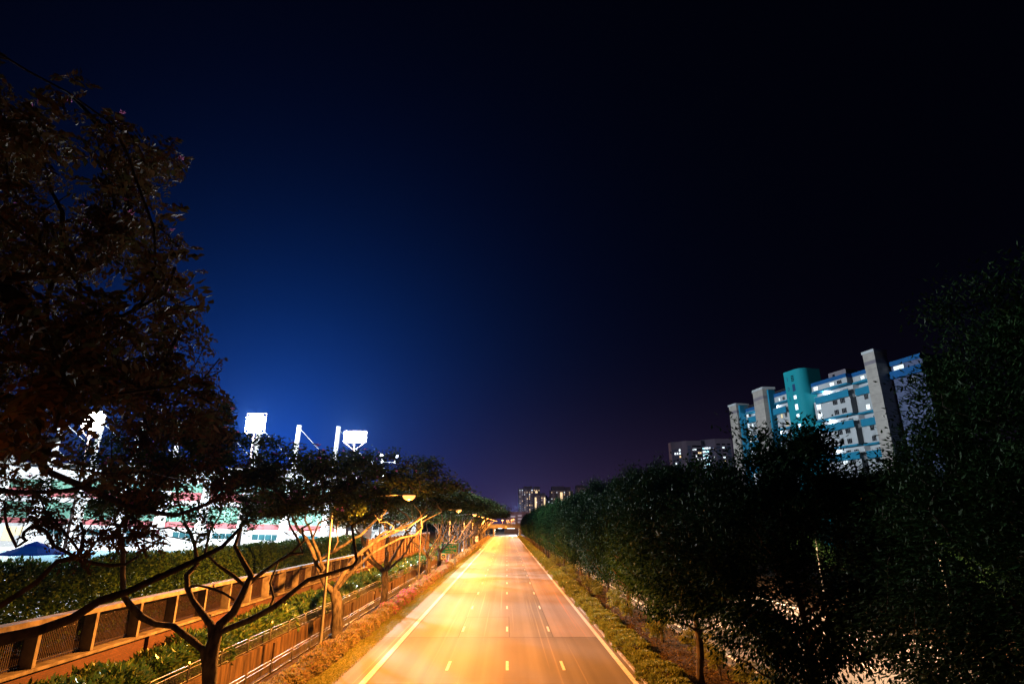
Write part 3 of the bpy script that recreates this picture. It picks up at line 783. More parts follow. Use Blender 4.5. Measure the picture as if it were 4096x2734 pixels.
def keep0(P):
    x, y = proj(P); return ((x < -100) | inside(x, y) | (y > 2000)) & clear_of_lamps(P, 1.2) & (np.hypot(x - 372, y - 1682) > 125)
finish_tree(t0, sk, tips, rng, 5600, None, M['bark_dark'], (0.40, 7, 0.125, 0.056), .15, .11, 150, keep0, 'lamplit_leaf')

# --- second tree, forking just above the railing
rng = np.random.default_rng(22)
t1 = thing('rain_tree', 'dark forked tree between the two railings in the lower left corner', 'tree')
sk = Skel(rng)
sk.limb([(-13.05, 28.2, -0.1), at(836, 2734, 28.2), at(840, 2640, 28.2), at(850, 2575, 28.2)], .40, .29, wob=.01)
base1 = len(sk.p) - 1; sk.skip = len(sk.p)
sk.limb(tr([(815, 2599), (773, 2562), (693, 2506), (623, 2492), (562, 2468), (520, 2421), (496, 2379), (489, 2300), (492, 2210), (470, 2120)], 28.1, 26.5), .19, .07, base1 - 2, wob=.02)
sk.limb(tr([(838, 2496), (805, 2450), (773, 2398), (754, 2351), (749, 2300), (791, 2253), (780, 2180), (740, 2100)], 28.3, 30), .17, .07, base1, wob=.02)
sk.limb(tr([(790, 2340), (840, 2350), (900, 2370), (935, 2395)], 29.2, 28.5), .06, .05, wob=.01)
sk.limb(tr([(880, 2496), (932, 2450), (965, 2389), (988, 2342), (1005, 2300), (975, 2250), (937, 2183), (960, 2110), (1000, 2040)], 28.4, 30.5), .21, .06, base1, wob=.02)
sk.limb(tr([(985, 2345), (937, 2300), (866, 2253), (820, 2206), (840, 2120), (880, 2060)], 29.6, 31), .10, .05, wob=.02)
sk.limb(tr([(990, 2340), (1030, 2304), (1100, 2253), (1160, 2215), (1215, 2160), (1208, 2110), (1250, 2085)], 29.5, 31.5), .11, .05, wob=.02)
sk.limb(tr([(1208, 2210), (1195, 2160), (1160, 2100), (1150, 2060)], 30.8, 31.5), .07, .04, wob=.02)
sk.limb(tr([(870, 2530), (904, 2515), (993, 2482), (1100, 2421), (1131, 2398), (1234, 2318), (1328, 2290), (1412, 2262), (1426, 2239), (1417, 2178), (1407, 2103), (1468, 2065), (1540, 2030)], 28.2, 32), .14, .05, base1, wob=.015)
sk.limb(tr([(1080, 2430), (1092, 2390), (1080, 2330), (1110, 2250)], 29.2, 29.8), .07, .04, wob=.015)
P = umbrella(rng, 1500, (-12.6, 29), 8.2, 13.9, 3.2, 3.6, 8.9)
P = P[clear_of_lamps(P) & ((P[:, 0] < -8) | (P[:, 2] > 9.6))]
x, y = proj(P); edge1 = np.array([(-900, 1000), (780, 1360), (900, 1500), (940, 1600), (945, 1728), (1100, 1735), (1200, 1755), (1320, 1780), (1480, 1830), (1560, 1900), (1540, 2060), (1400, 2110), (1150, 2150), (900, 2180), (300, 2200), (-900, 2200)], float)
P = P[inside(x, y, edge1) & (rng.random(len(P)) < np.clip((2120 - y) / 300, .08, 1))][:250]
tips = sk.grow(P, np.array(sk.p[base1]), wob=.06)
low = [(680, 300), (700, 250), (740, 330), (900, 260), (960, 300), (1000, 272), (1080, 282), (1130, 262), (1180, 290), (1240, 262), (840, 300), (780, 280), (720, 370), (820, 250), (1040, 250), (880, 320), (650, 260)]
tips += sk.grow([at(x * 1.1318 + q * 20, 1720 + y * 1.1318 + q2 * 12, rng.uniform(27, 31)) for x, y in low for q, q2 in ((0, 0),)], np.array(sk.p[base1]), step=.5, wob=.05)
B = umbrella(rng, 400, (-12.4, 29), 7.5, 11.2, 1.5, 3.0, 7.6)
x, y = proj(B); B = B[inside(x, y, edge1) & clear_of_lamps(B)][:130]
sk.grow(B, np.array(sk.p[base1]), wob=.09)
def keep1(P):
    x, y = proj(P); return clear_of_lamps(P, 1.6) & (inside(x, y, edge1) | (y > 2000)) & (np.hypot(x - 372, y - 1682) > 80)
finish_tree(t1, sk, tips, rng, 33000, (0.25, 0.10), M['bark'], None, .30, .18, 110, keep1)

# --- third tree, lit orange by the lamp in front of it
rng = np.random.default_rng(23)
t2 = thing('rain_tree', 'orange lit tree with a swollen fork right behind the nearest lamp post', 'tree')
sk = Skel(rng)
sk.limb([(-13.15, 48.4, -0.1), at(1346, 2538, 48.4), at(1350, 2460, 48.4), at(1349, 2410, 48.4), at(1340, 2372, 48.4)], .46, .40, wob=.01)
base2 = len(sk.p) - 1; sk.skip = len(sk.p)
sk.limb(tr([(1304, 2337), (1281, 2290), (1268, 2256), (1240, 2180), (1206, 2129), (1176, 2083), (1150, 2020)], 48.3, 50), .24, .07, base2, wob=.03)
sk.limb(tr([(1296, 2269), (1270, 2205), (1252, 2159), (1245, 2130), (1224, 2078), (1230, 2010)], 48.4, 47), .13, .06, wob=.03)
sk.limb(tr([(1250, 2155), (1262, 2130), (1275, 2090), (1320, 2070), (1370, 2030)], 47.6, 47), .09, .05, wob=.03)
sk.limb(tr([(1288, 2231), (1314, 2210), (1339, 2203), (1385, 2172), (1444, 2139), (1500, 2078), (1540, 2050)], 48.4, 46), .13, .05, wob=.03)
sk.limb(tr([(1330, 2205), (1350, 2165), (1345, 2115), (1362, 2060)], 47.6, 47.4), .06, .04, wob=.02)
sk.limb(tr([(1346, 2350), (1370, 2300), (1421, 2225), (1492, 2173), (1576, 2126), (1656, 2089), (1700, 2050)], 48.4, 50), .22, .06, base2, wob=.03)
sk.limb(tr([(1480, 2180), (1520, 2140), (1600, 2110), (1640, 2080)], 49.2, 50.5), .09, .05, wob=.03)
sk.limb(tr([(1365, 2337), (1421, 2272), (1492, 2211), (1562, 2173), (1604, 2150), (1660, 2140), (1690, 2110)], 48.3, 47), .15, .05, base2, wob=.03)
P = umbrella(rng, 1500, (-11.2, 48.5), 9.0, 14.2, 3.4, 3.2, 9.3)
P = P[clear_of_lamps(P) & ((P[:, 0] < -9.5) | (P[:, 2] > 10.5))][:300]
tips = sk.grow(P, np.array(sk.p[base2]), wob=.07)
B = umbrella(rng, 300, (-11.5, 48.5), 8, 11.2, 1.5, 3.0, 7.6)
B = B[clear_of_lamps(B)][:110]
sk.grow(B, np.array(sk.p[base2]), wob=.10)
finish_tree(t2, sk, tips, rng, 24000, (0.30, 0.13), M['bark'], None, .36, .21, 60, lambda P: clear_of_lamps(P, 1.7))

# --- the rest of the avenue: three grown shapes, copied
def avenue_tree(seed, label):
    rng = np.random.default_rng(seed)
    t = thing('rain_tree', label, 'tree', (0, 0, 0), 0, 'umbrella crowned trees along the left verge')
    sk = Skel(rng); fz = rng.uniform(2.6, 3.6)
    sk.limb([(0, 0, -0.1), (rng.normal() * .06, rng.normal() * .06, fz * .5), (rng.normal() * .12, rng.normal() * .12, fz)], .38, .33, wob=.015)
    b = len(sk.p) - 1; sk.skip = len(sk.p)
    nl = 6
    for i in range(nl):
        a = 2 * PI * i / nl + rng.uniform(-.35, .35); R = rng.uniform(4.6, 6.8); zt = rng.uniform(9.4, 11.4)
        c, s_ = math.cos(a), math.sin(a); q = np.array(sk.p[b])
        k1, k2 = rng.uniform(.2, .35), rng.uniform(.5, .65)
        p = lambda f, z, w: q + np.array([c * R * f - s_ * w, s_ * R * f + c * w, z - fz])
        sk.limb([q, p(k1, fz + 1.5, rng.normal() * .3), p(k2, fz + rng.uniform(3.0, 4.2), rng.normal() * .6), p(1, zt, rng.normal() * .9)], rng.uniform(.13, .21), .05, b, wob=.06)
    P = umbrella(rng, 420, (2.0, 0), 8.8, 14.2, 3.2, 3.0, 9.0)
    P = P[(P[:, 0] < 2.5) | (P[:, 2] > 10.7)][:300]
    tips = sk.grow(P, np.array(sk.p[b]), wob=.08)
    return finish_tree(t, sk, tips, rng, 18000, (0.40, 0.17), M['bark'], None, .46, .26, 40)
av = [avenue_tree(31, 'umbrella crowned tree with grey trunk between the second and third lamp posts'),
      avenue_tree(32, 'umbrella crowned tree in front of the green exit sign'),
      avenue_tree(33, 'umbrella crowned tree just behind the green exit sign')]
AVY = [66.8, 100, 119, 136, 151, 166, 182, 197, 213, 230, 248, 266, 284, 303, 322, 345]
arng = random.Random(4)
for i, y in enumerate(AVY):
    rz = arng.uniform(-.35, .35); sc = arng.uniform(.94, 1.06); fl = 1 if arng.random() < .5 else -1
    loc = (-13.0 + arng.uniform(-.3, .3), y, 0)
    wide = 1.0 if i < 3 else 1.18 if i < 8 else 1.3
    if i < 3: av[i].location = loc; av[i].rotation_euler = (0, 0, rz); av[i].scale = (1, 1, .94 if i == 0 else 1)
    else: dup(av[i % 3], loc, rz, 'far umbrella crowned tree merging into the avenue towards the flyover', (sc * wide, sc * fl, sc * (1 + (wide - 1) * .3)))

# --- dense trees on the median
def median_tree(seed, nleaf, size, label, zc=7.6, hz=4.3, skirt=0):
    rng = np.random.default_rng(seed)
    t = thing('fig_tree', label, 'tree', (0, 0, 0), 0, 'dense dark trees in a row on the median')
    sk = Skel(rng); Hh = 11.6
    sk.limb([(0, 0, -0.1), (.1, .05, 2), (rng.normal() * .1, rng.normal() * .1, 4.5), (rng.normal() * .25, rng.normal() * .25, 8.0), (0.1, 0, 10.2)], .21, .05, wob=.03)
    sk.skip = 4
    for i in range(17):
        z = 2.4 + 6 * i / 17; k = sk.near(np.array([0, 0, z])); a = i * 2.4 + rng.normal() * .3; R = rng.uniform(3.2, 4.4) * (1.0 if z < 5 else .75)
        c, s_ = math.cos(a), math.sin(a); q = sk.p[k]
        sk.limb([q, q + np.array([c * R * .5, s_ * R * .5, rng.uniform(.5, 1.3)]), q + np.array([c * R, s_ * R, rng.uniform(1.2, 3.0)])], .065, .02, k, wob=.05)
    n = 420; u = unit(rng.normal(size=(n, 3))); k = (0.62 + 0.38 * rng.random((n, 1)) ** .6)
    lob = 1 + .10 * np.sin(u[:, :1] * 7 + seed) + .10 * np.sin(u[:, 1:2] * 8 + u[:, 2:] * 5)
    P = u * k * lob * [4.1, 5.0, hz]
    P[:, :2] *= 1 - 0.36 * np.clip(P[:, 2:] / hz, 0, 1)
    P += [0, 0, zc]
    low = P[:, 2] < 4; P[low, :2] *= 0.88
    if skirt:
        a = rng.uniform(0, 2 * PI, skirt); r = rng.uniform(1.5, 5.0, skirt)
        P = np.concatenate([P, np.stack([r * np.cos(a), r * np.sin(a) * 1.1, rng.uniform(2.2, 6.6, skirt)], 1)])
    tips = sk.grow(P, np.array([0, 0, 3.0]), wob=.06, lift=.2)
    mb = MB(); sk.mesh(mb, .008); mb.build('trunk', M['bark_dark'], t, True)
    A = sk.sprays(tips, 3); n = nleaf
    Q = clumps(rng, A, n, .36, .27); a = rng.uniform(0, 2 * PI, n)
    D = np.stack([np.cos(a), np.sin(a), rng.uniform(-1.0, .1, n)], 1) * .7 + unit(Q - [0, 0, zc - 2]) * .8
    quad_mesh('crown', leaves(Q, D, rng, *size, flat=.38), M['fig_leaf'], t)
    return t
far = 'far dense median tree merging into the dark row towards the flyover'
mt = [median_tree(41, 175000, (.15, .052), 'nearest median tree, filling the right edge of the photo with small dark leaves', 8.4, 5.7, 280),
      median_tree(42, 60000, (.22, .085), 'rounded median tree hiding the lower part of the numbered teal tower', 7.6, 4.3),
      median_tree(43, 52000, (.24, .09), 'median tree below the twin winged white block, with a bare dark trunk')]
mt[0].location = (11.9, 11.8, 0); mt[0].scale = (0.92, 0.95, 0.965)
mt[1].location = (11.0, 23.2, 0); mt[1].rotation_euler = (0, 0, 1.0)
mt[2].location = (10.6, 35.0, 0)
d0 = dup(mt[1], (11.2, 0.5, 0), 2.2, 'median tree beside the viewpoint, only its leaves near the right edge')
mrng = random.Random(6)
for i in range(24):
    y = 46.6 + 11.7 * i
    s_ = mrng.uniform(.94, 1.06)
    lab = {0: 'fourth median tree from the camera, a dark crown left of the bare trunk', 1: 'fifth median tree from the camera along the dark row'}.get(i, far)
    dup(mt[1 + i % 2], (11.2 + mrng.uniform(-.5, .5), y + mrng.uniform(-.8, .8), -0.35), mrng.choice((0, PI)) + mrng.uniform(-.25, .25), lab, (s_, s_ * 1.22, s_ * mrng.uniform(1.05, 1.12)))

# ------------------------------------------------------------------ far side of the opposite carriageway
sr = dup(sl, (33.0, 46, 0), PI, 'lamp beyond the opposite carriageway shining through the median trees')
sr['group'] = 'lamps beyond the opposite carriageway'
RL = bpy.data.lights.new('lamp_light', 'SPOT'); RL.energy = LAMP_W * 1.15; RL.color = (1.0, 0.60, 0.33); RL.shadow_soft_size = .12; RL.spot_size = rad(126); RL.spot_blend = .25
for c in children(sr):
    if c.type == 'LIGHT': c.data = RL
for y in (64, 82, 100, 118, 136, 154, 190): dup(sr, (33.0, y, 0), PI)
rr_ = random.Random(9)
for i in range(11):
    o = dup(mt[1 + i % 2], (36.5 + rr_.uniform(-1, 1), 14 + 13 * i, 0), rr_.uniform(0, 6.28), 'far side tree lit yellow by a lamp, glimpsed between the median trees', (1.2, 1.2, 1.15))
    o['group'] = 'trees beyond the opposite carriageway'

# ------------------------------------------------------------------ swimming complex on the left

dk = MB(); dk.quad((-170, 4, 3.2), (-25.6, 4, 3.2), (-25.6, 152, 3.2), (-170, 152, 3.2))
for a, b in (((-25.6, 4), (-25.6, 152)), ((-170, 4), (-25.6, 4)), ((-25.6, 152), (-170, 152))): dk.quad((*a, 2.5), (*b, 2.5), (*b, 3.2), (*a, 3.2))
tag(dk.build('pool_deck', M['deck']), kind='structure')
pw = MB(); pw.quad((-98, 62, 3.26), (-40, 62, 3.26), (-40, 118, 3.26), (-98, 118, 3.26)); tag(pw.build('pool_water', M['water']), kind='structure')
rim = MB().box(-98.5, -98, 61.5, 118.5, 3.19, 3.34).box(-40, -39.5, 61.5, 118.5, 3.19, 3.34).box(-98, -40, 61.5, 62, 3.19, 3.34).box(-98, -40, 118, 118.5, 3.19, 3.34)
tag(rim.build('pool_edge', M['white']), kind='structure')

gs = thing('grandstand', 'long white swimming hall with green glazing, red bands and raking white buttresses', 'building', (-115.9, 148, 0))
gs.rotation_euler = (0, rad(1.55), 0)
GX0, GX1 = -34, 74
def band(name, z0, z1, mat, d=0.0): return MB().box(GX0, GX1, -d, 14, z0, z1).build(name, mat, gs)
band('base_wall', 0.5, 8.36, M['white']); band('red_band', 8.362, 9.66, M['red_band'], .05)
band('green_glazing', 9.662, 13.5, M['green_panel']); band('white_band', 13.502, 14.7, M['white'], .15)
band('red_band', 14.702, 16.7, M['red_band'], .05); band('green_glazing', 16.702, 18.9, M['green_panel'])
band('top_wall', 18.902, 22.4, M['white'], .2)
MB().box(GX0 - 1, GX1 + 1, -2.2, 15, 22.402, 22.8).build('roof', M['concrete'], gs)
bt = MB(); pr = [(-3.4, 2.6), (0.1, 2.6), (0.1, 23.4), (-0.9, 23.4)]
n0 = len(bt.v); bt.v += [(-.75, y, z) for y, z in pr] + [(.75, y, z) for y, z in pr]
bt.f += [(0, 1, 2, 3), (7, 6, 5, 4)] + [(i, i + 4, (i + 1) % 4 + 4, (i + 1) % 4) for i in range(4)]
bto = bt.build('buttress', M['white'], gs, bevel=.03)
repeat(bto, [(-20.4 + 10.2 * k, 0, 0) for k in range(10)], gs)
mast = MB().box(-.45, .45, -.9, -.1, 22.8, 34.2).build('mast', M['white'], gs)
repeat(mast, [(-20.4 + 10.2 * k, 0, 0) for k in range(10)], gs)
for k in range(10):
    x = -20.4 + 10.2 * k
    MB().tube([(x, -.5, 33.6), (x + 9.5, 9, 23)], 0.07, 5).build('cable', M['white'], gs)
wi = MB().box(0, 1.5, -.06, -.005, 6.0, 7.3).build('window', M['glass'], gs)
repeat(wi, [(-31 + 1.62 * k, 0, 0) for k in range(62) if (k * 1.62 - 31 + 20.4) % 10.2 > 1.9 and (k * 1.62 - 31 + 20.4) % 10.2 < 7.8], gs)
M['lit_cream'] = glow('lit_cream', (1.0, 0.82, 0.48), 1.1)
for k in range(5): MB().box(-7.6 + 1.5 * k, -6.3 + 1.5 * k, -.07, -.006, 5.6 if k > 1 else 4.2, 7.5).build('lit_window', M['lit_cream'], gs)
for x in (-1.5, 6, 21.5): MB().box(x, x + 1.6, -.08, -.005, 3.2, 5.6).build('entrance', M['glass'], gs)
MB().box(GX1 + .002, GX1 + 5.5, -3, 13, 1.0, 13.2).build('end_wall', M['beige'], gs)
MB().box(GX1 + 3.2, GX1 + 4.2, -3.06, -3.005, 8.8, 10.4).build('window', M['dark_glass'], gs)

def parasol(loc):
    t = thing('pool_umbrella', 'big blue two tiered umbrella open beside the pool', 'umbrella', loc)
    R = 2.75
    cn = MB(); n = 8
    for tier, (r0, z0, r1, z1) in enumerate(((R, 2.35, .75, 3.05), (1.15, 3.02, .02, 3.45))):
        for i in range(n):
            a, b = 2 * PI * i / n, 2 * PI * (i + 1) / n; mdl = (a + b) / 2
            p = lambda r, q, z: (r * math.cos(q), r * math.sin(q), z)
            cn.quad(p(r0, a, z0), p(r0 * .95, mdl, z0 + .03), p(r1 * .97, mdl, z1 - .02), p(r1, a, z1)); cn.quad(p(r0 * .95, mdl, z0 + .03), p(r0, b, z0), p(r1, b, z1), p(r1 * .97, mdl, z1 - .02))
            if tier == 0: cn.quad(p(r0, a, z0), p(r0, a, z0 - .16), p(r0 * .95, mdl, z0 - .13), p(r0 * .95, mdl, z0 + .03)); cn.quad(p(r0 * .95, mdl, z0 + .03), p(r0 * .95, mdl, z0 - .13), p(r0, b, z0 - .16), p(r0, b, z0))
    cn.build('canopy', M['umbrella'], t)
    MB().tube([(0, 0, 0), (0, 0, 3.44)], .045, 8).build('pole', M['pole'], t, True)
    MB().lathe([(0, 0), (.4, 0), (.4, .1), (.08, .14), (.08, .3)], 14).build('base', M['concrete'], t)
    return t
parasol((at(135, 2206, 60).x, 60, 3.2))

# white building, service truck and floodlights behind the trees
M['white_lit'] = pm('white_lit', (0.85, 0.85, 0.84), (0.78, 0.78, 0.78), .3, .7, .3)
wbld = thing('white_building', 'bright white building seen through the branches right of the swimming hall', 'building', (-43, 198, 0))
MB().box(-13, 13, 0, 14, 2, 17).build('wall', M['white_lit'], wbld)
MB().box(-13.4, 13.4, -.5, 14.4, 17.002, 17.5).build('roof', M['concrete'], wbld)
for z in (6.4, 9.8, 13.2):
    MB().box(-13.1, 13.1, -.9, -.002, z - .75, z - .45).build('ledge', M['white'], wbld)
    for k in range(7): MB().box(-12 + 3.6 * k, -10.2 + 3.6 * k, -.05, -.004, z, z + 1.5).build('window', M['dark_glass'], wbld)
tk = thing('service_truck', 'white truck cab parked behind the brown noise barrier', 'truck', (-34, 160, 2.62), 0.15)
MB().prism([(-1.15, 0), (1.15, 0), (1.15, 2.0), (-1.15, 2.0)], .55, 3.1).build('cab', M['white'], tk, bevel=.12)
MB().box(-1.02, 1.02, -.03, -.004, 1.75, 2.75).build('windscreen', M['dark_glass'], tk)
MB().box(-1.2, 1.2, 2.1, 7.2, .75, 3.35).build('cargo_box', M['white'], tk, bevel=.03)
for x in (-.85, .85): MB().box(x - .16, x + .16, -.04, -.006, .85, 1.1).build('headlight', M['sign_white'], tk)
for x in (-1.0, 1.0):
    for y in (.9, 5.6): MB().tube([(x - .14, y, .46), (x + .14, y, .46)], .46, 16).build('wheel', M['iron'], tk, True)

def floodlight(label, loc, head, wd, ht, power, nx=6, nz=3, disc=False):
    """mast with a rig of lamps facing the road side"""
    t = thing('floodlight', label, 'floodlight', loc, 0, 'pool floodlights on masts')
    z = head - loc[2]
    MB().lathe([(0, 0), (.32, 0), (.14, z - .4 - ht / 2), (0, z - .4 - ht / 2)], 12).build('mast', M['iron'], t, True)
    fr = MB()
    for i in range(5): fr.tube([(-wd / 2 + wd * i / 4, .25, z - ht / 2), (-wd / 2 + wd * i / 4, .25, z + ht / 2)], .06, 5)
    for i in range(4): fr.tube([(-wd / 2, .25, z - ht / 2 + ht * i / 3), (wd / 2, .25, z - ht / 2 + ht * i / 3)], .06, 5)
    fr.tube([(0, 0, z - ht / 2 - .5), (0, .25, z + ht / 2)], .1, 6)
    for s_ in (-1, 1): fr.tube([(0, .05, z - ht / 2 - 1.8), (s_ * wd * .45, .22, z - ht / 2)], .06, 5)
    fr.build('frame', M['iron'], t)
    for i in range(nx):
        for j in range(nz):
            if disc and math.hypot((i + .5) / nx - .5, (j + .5) / nz - .5) > .5: continue
            x = -wd / 2 + wd * (i + .5) / nx; zz = z - ht / 2 + ht * (j + .5) / nz; r = min(wd / nx, ht / nz) * .47
            ln = MB()
            a = [(r * math.cos(q), r * math.sin(q)) for q in np.linspace(0, 2 * PI, 15)[:-1]]
            ln.prism(a, 0.0, .3, T(x, .22, zz) @ Matrix.Rotation(PI / 2 + .25, 4, 'X'))
            ln.build('lamp', M['floodlamp'], t)
    if power: lamp_light('flood_light', t, (0, -3.0, z), power, FLOOD, size=1.2)
    return t
def flood_at(x, y, Y, *a, **k):
    p = at(x, y, Y); return floodlight(a[0], (p.x, Y, 3.2), p.z, *a[1:], **k)
flood_at(372, 1682, 122, 'blazing floodlight glaring through the leaves of the nearest tree', 4.6, 4.2, FLOOD_W, 6, 6, True)
flood_at(1022, 1690, 124, 'blazing floodlight between two tree crowns', 4.2, 4.2, FLOOD_W, 6, 6, True)
flood_at(1420, 1745, 126, 'wide blazing floodlight clear of the trees beside a white mast', 5.0, 2.5, FLOOD_W)
flood_at(1531, 2030, 172, 'low floodlight shining in front of the bright white building', 2.2, 2.2, 55000)
M['lens'] = glow('lens', (0.9, 0.95, 1.0), 1.6)
p = at(1537, 1838, 128)
cl = thing('spotlight_mast', 'thin mast with six small round lamps above the far tree crowns', 'floodlight', (p.x, 128, 3.2))
h = p.z - 3.2
fr = MB().tube([(0, 0, 0), (0, 0, h - .3)], [.2, .09], 8)
fr.tube([(-2.6, 0, h - .55), (2.6, 0, h - .55)], .06, 6).tube([(-.6, 0, h - .5), (-.6, 0, h + .9)], .06, 6).tube([(-2.2, 0, h - .5), (-2.7, 0, h + .6)], .05, 6).tube([(2.2, 0, h - .5), (2.7, 0, h + .6)], .05, 6)
fr.build('mast', M['white'], cl, True)
for x, z in ((-2.9, .7), (-2.4, -.5), (-.6, 1.0), (-.5, -.35), (2.9, .75), (2.5, -.4)):
    MB().prism([(.38 * math.cos(q), .30 * math.sin(q)) for q in np.linspace(0, 2 * PI, 15)[:-1]], 0, .35, T(x, 0, h + z) @ Matrix.Rotation(PI / 2 + .3, 4, 'X')).build('lamp', M['lens'], cl)

# field and trees behind
fm = MB(); fm.quad((-150, 157, 2.61), (-20.3, 157, 2.61), (-20.3, 262, 2.61), (-150, 262, 2.61))
M['field'] = pm('field', (0.07, 0.11, 0.035), (0.05, 0.08, 0.03), .6, .95, .1, .4, 20)
tag(fm.build('field', M['field']), kind='structure')
for i in range(9):
    o = dup(mt[1 + i % 2], (-24 - 7.5 * i, 268 + rr_.uniform(-4, 4), 2.5), rr_.uniform(0, 6.28), 'dark tree at the far edge of the grass field', (1.25, 1.25, 1.1)); o['group'] = 'trees behind the grass field'
o = dup(mt[2], (-24.0, 97, 2.5), 2.0, 'small leafy tree at the far end of the tall hedge', (.42, .42, .37)); del o['group']
for i in range(6):
    o = dup(mt[1 + i % 2], (14 + 5 * i, 395 + 12 * (i % 2), 0), rr_.uniform(0, 6.28), 'dark tree massed beside the far flyover', (1.2, 1.2, 1.2)); o['group'] = 'trees beside the flyover'
    o = dup(mt[1 + i % 2], (-18 - 7 * i, 400 + 8 * (i % 2), 0), rr_.uniform(0, 6.28), 'dark tree massed beside the far flyover', (1.3, 1.3, 1.1)); o['group'] = 'trees beside the flyover'

# ------------------------------------------------------------------ flyover and far blocks
M['lit_cool'] = glow('lit_cool', (0.80, 0.92, 1.0), 1.6)
M['lit_warm'] = glow('lit_warm', (1.0, 0.70, 0.38), 1.3)
M['lit_dim'] = glow('lit_dim', (0.75, 0.70, 0.85), 0.35)
fo = thing('flyover', 'concrete flyover crossing the expressway in the distance, strip lights under its deck', 'bridge', (0, 420, 0))
MB().box(-70, 70, 0, 12, 5.3, 6.7).build('deck', M['concrete'], fo)
MB().box(-70, 70, -.3, -.002, 6.2, 8.0).build('parapet', M['concrete'], fo)
MB().box(-70, 70, 12.002, 12.3, 6.2, 8.0).build('parapet', M['concrete'], fo)
for x in (-9.6, 8.6, 31.5): MB().box(x, x + 1.2, 1, 11, 0, 5.298).build('pier', M['concrete'], fo)
M['strip_light'] = glow('strip_light', (1.0, 0.92, 0.85), 5)
for x0, x1 in ((-6.0, -3.3), (0.2, 5.6)): MB().box(x0, x1, 1.0, 1.5, 5.05, 5.295).build('strip_light', M['strip_light'], fo)
MB().box(-1.1, .3, -.5, -.304, 5.2, 7.0).build('notice', M['sign_white'], fo)
for x in (-4.6, 3.0): lamp_light('deck_light', fo, (x, 4, 4.8), 9000, (1, .8, .6), size=.4)
fl_ = thing('flyover_lamp', 'small sodium lamp on a post along the distant flyover', 'street lamp', (-3.1, 426, 6.7), 0, 'sodium lamps on the flyover')
MB().tube([(0, 0, 0), (0, 0, 3.4)], [.1, .06], 8).build('post', M['pole'], fl_, True)
MB().lathe([(0, 0), (.3, .12), (.42, .4), (.3, .68), (0, .8)], 12, (0, 0, 3.4)).build('lamp_globe', M['sodium'], fl_, True)
lamp_light('lamp_light', fl_, (0, -.6, 4.6), 30000, SODIUM, size=.3)
for x, y, z in ((0, 441, 6.4), (1.2, 436, 6.5), (3.4, 428, 6.7), (4.8, 424, 7.4), (.3, 470, 5.6), (2.0, 470, 5.6)): dup(fl_, (x, y, z), lights=(x == 4.8))

lb = thing('low_block', 'low lit housing block with open galleries above the flyover', 'building', (9.4, 520, 0))
M['tower_wall'] = pm('tower_wall', (0.42, 0.34, 0.36), (0.34, 0.28, 0.31), .2, .85, .2)
M['tower_dark'] = pm('tower_dark', (0.14, 0.11, 0.15), (0.10, 0.08, 0.12), .2, .85, .2)
MB().box(-11.5, 11.5, 0, 10, 0, 18.2).build('wall', M['tower_wall'], lb)
for x0, x1 in ((-11.5, -9.6), (-7.4, -6.1), (-1.8, .1)): MB().box(x0, x1, -.8, -.002, 0, 18.5).build('pilaster', M['tower_wall'], lb)
for z in (8.2, 10.9, 13.6):
    MB().box(-6.0, -1.9, -.1, -.004, z, z + 1.3).build('gallery_light', M['lit_dim'], lb)
    MB().box(-9.5, -7.5, -.1, -.004, z, z + .9).build('gallery_light', M['lit_dim'], lb)
    MB().box(.2, 3.6, -.1, -.004, z + .8, z + 2.0).build('gallery_light', M['lit_dim'], lb)
lamp_light('tower_fill_light', lb, (0, 5, 21), 260000, (1, .82, .78), size=.8)  # added light without a fitting, brightens the distant towers
def far_tower(label, x0, x1, top, Y, seed, tops=(), stripes=(), nlit=26):
    r = random.Random(seed)
    t = thing('apartment_tower', label, 'building', ((x0 + x1) / 2, Y, 0), 0, 'distant apartment towers'); hw = (x1 - x0) / 2
    MB().box(-hw, hw, 0, 16, 0, top - 2.6).build('wall', M['tower_wall'], t)
    for a, b, zt in tops: MB().box(a * hw, b * hw, -.6, 14, top - 2.598, zt).build('roof', M['tower_dark'], t)
    nb = max(3, int(hw * 2 / 3.2)); pw_ = 2 * hw / nb
    for i in range(0, nb, 2):
        MB().box(-hw + pw_ * i + .15, -hw + pw_ * i + pw_ * .45, -.5, -.002, 0, top - 2.7).build('recess', M['tower_dark'], t)
    for a, b, mat in stripes: MB().box(a * hw, b * hw, -.7, -.003, 22, top - 5).build('stair_light', mat, t)
    cells = [(i, j) for i in range(nb) for j in range(int((top - 24) / 2.8))]; r.shuffle(cells)
    for i, j in cells[:nlit]:
        x = -hw + pw_ * (i + .5); z = 23 + 2.8 * j
        MB().box(x + .1, x + r.choice((.7, .9, 1.3)), -.56, -.505, z, z + r.choice((1.0, 1.3))).build('lit_window', r.choice((M['lit_warm'], M['lit_warm'], M['lit_cool'], M['lit_dim'])), t)
    for i, j in cells[nlit:nlit + 60]:
        x = -hw + pw_ * (i + .5); z = 23 + 2.8 * j
        MB().box(x + .1, x + 1.3, -.05, -.004, z, z + 1.4).build('window', M['dark_glass'], t)
    return t
far_tower('tall distant tower with many lit windows, leftmost of the far cluster', 15.7, 45, 55.5, 800, 1, ((-1, -.5, 54), (-.5, .3, 57), (.45, 1, 56.5)), ((.58, .78, M['lit_warm']),) , 46)
far_tower('shorter distant tower in front with bright stair columns', 36.2, 50.5, 46, 770, 2, ((-1, 1, 46.4),), ((-.95, -.65, M['lit_warm']), (.72, .95, M['lit_warm'])), 12)
far_tower('plain dim distant block behind the two brightest towers', 49.8, 60, 46.5, 830, 3, ((-1, .4, 46.6),), (), 7)
far_tower('wide distant tower with stepped dark roof right of the short one', 59, 90, 54, 800, 4, ((-.85, .25, 57), (.3, .8, 56)), ((-.12, .08, M['lit_warm']),), 30)
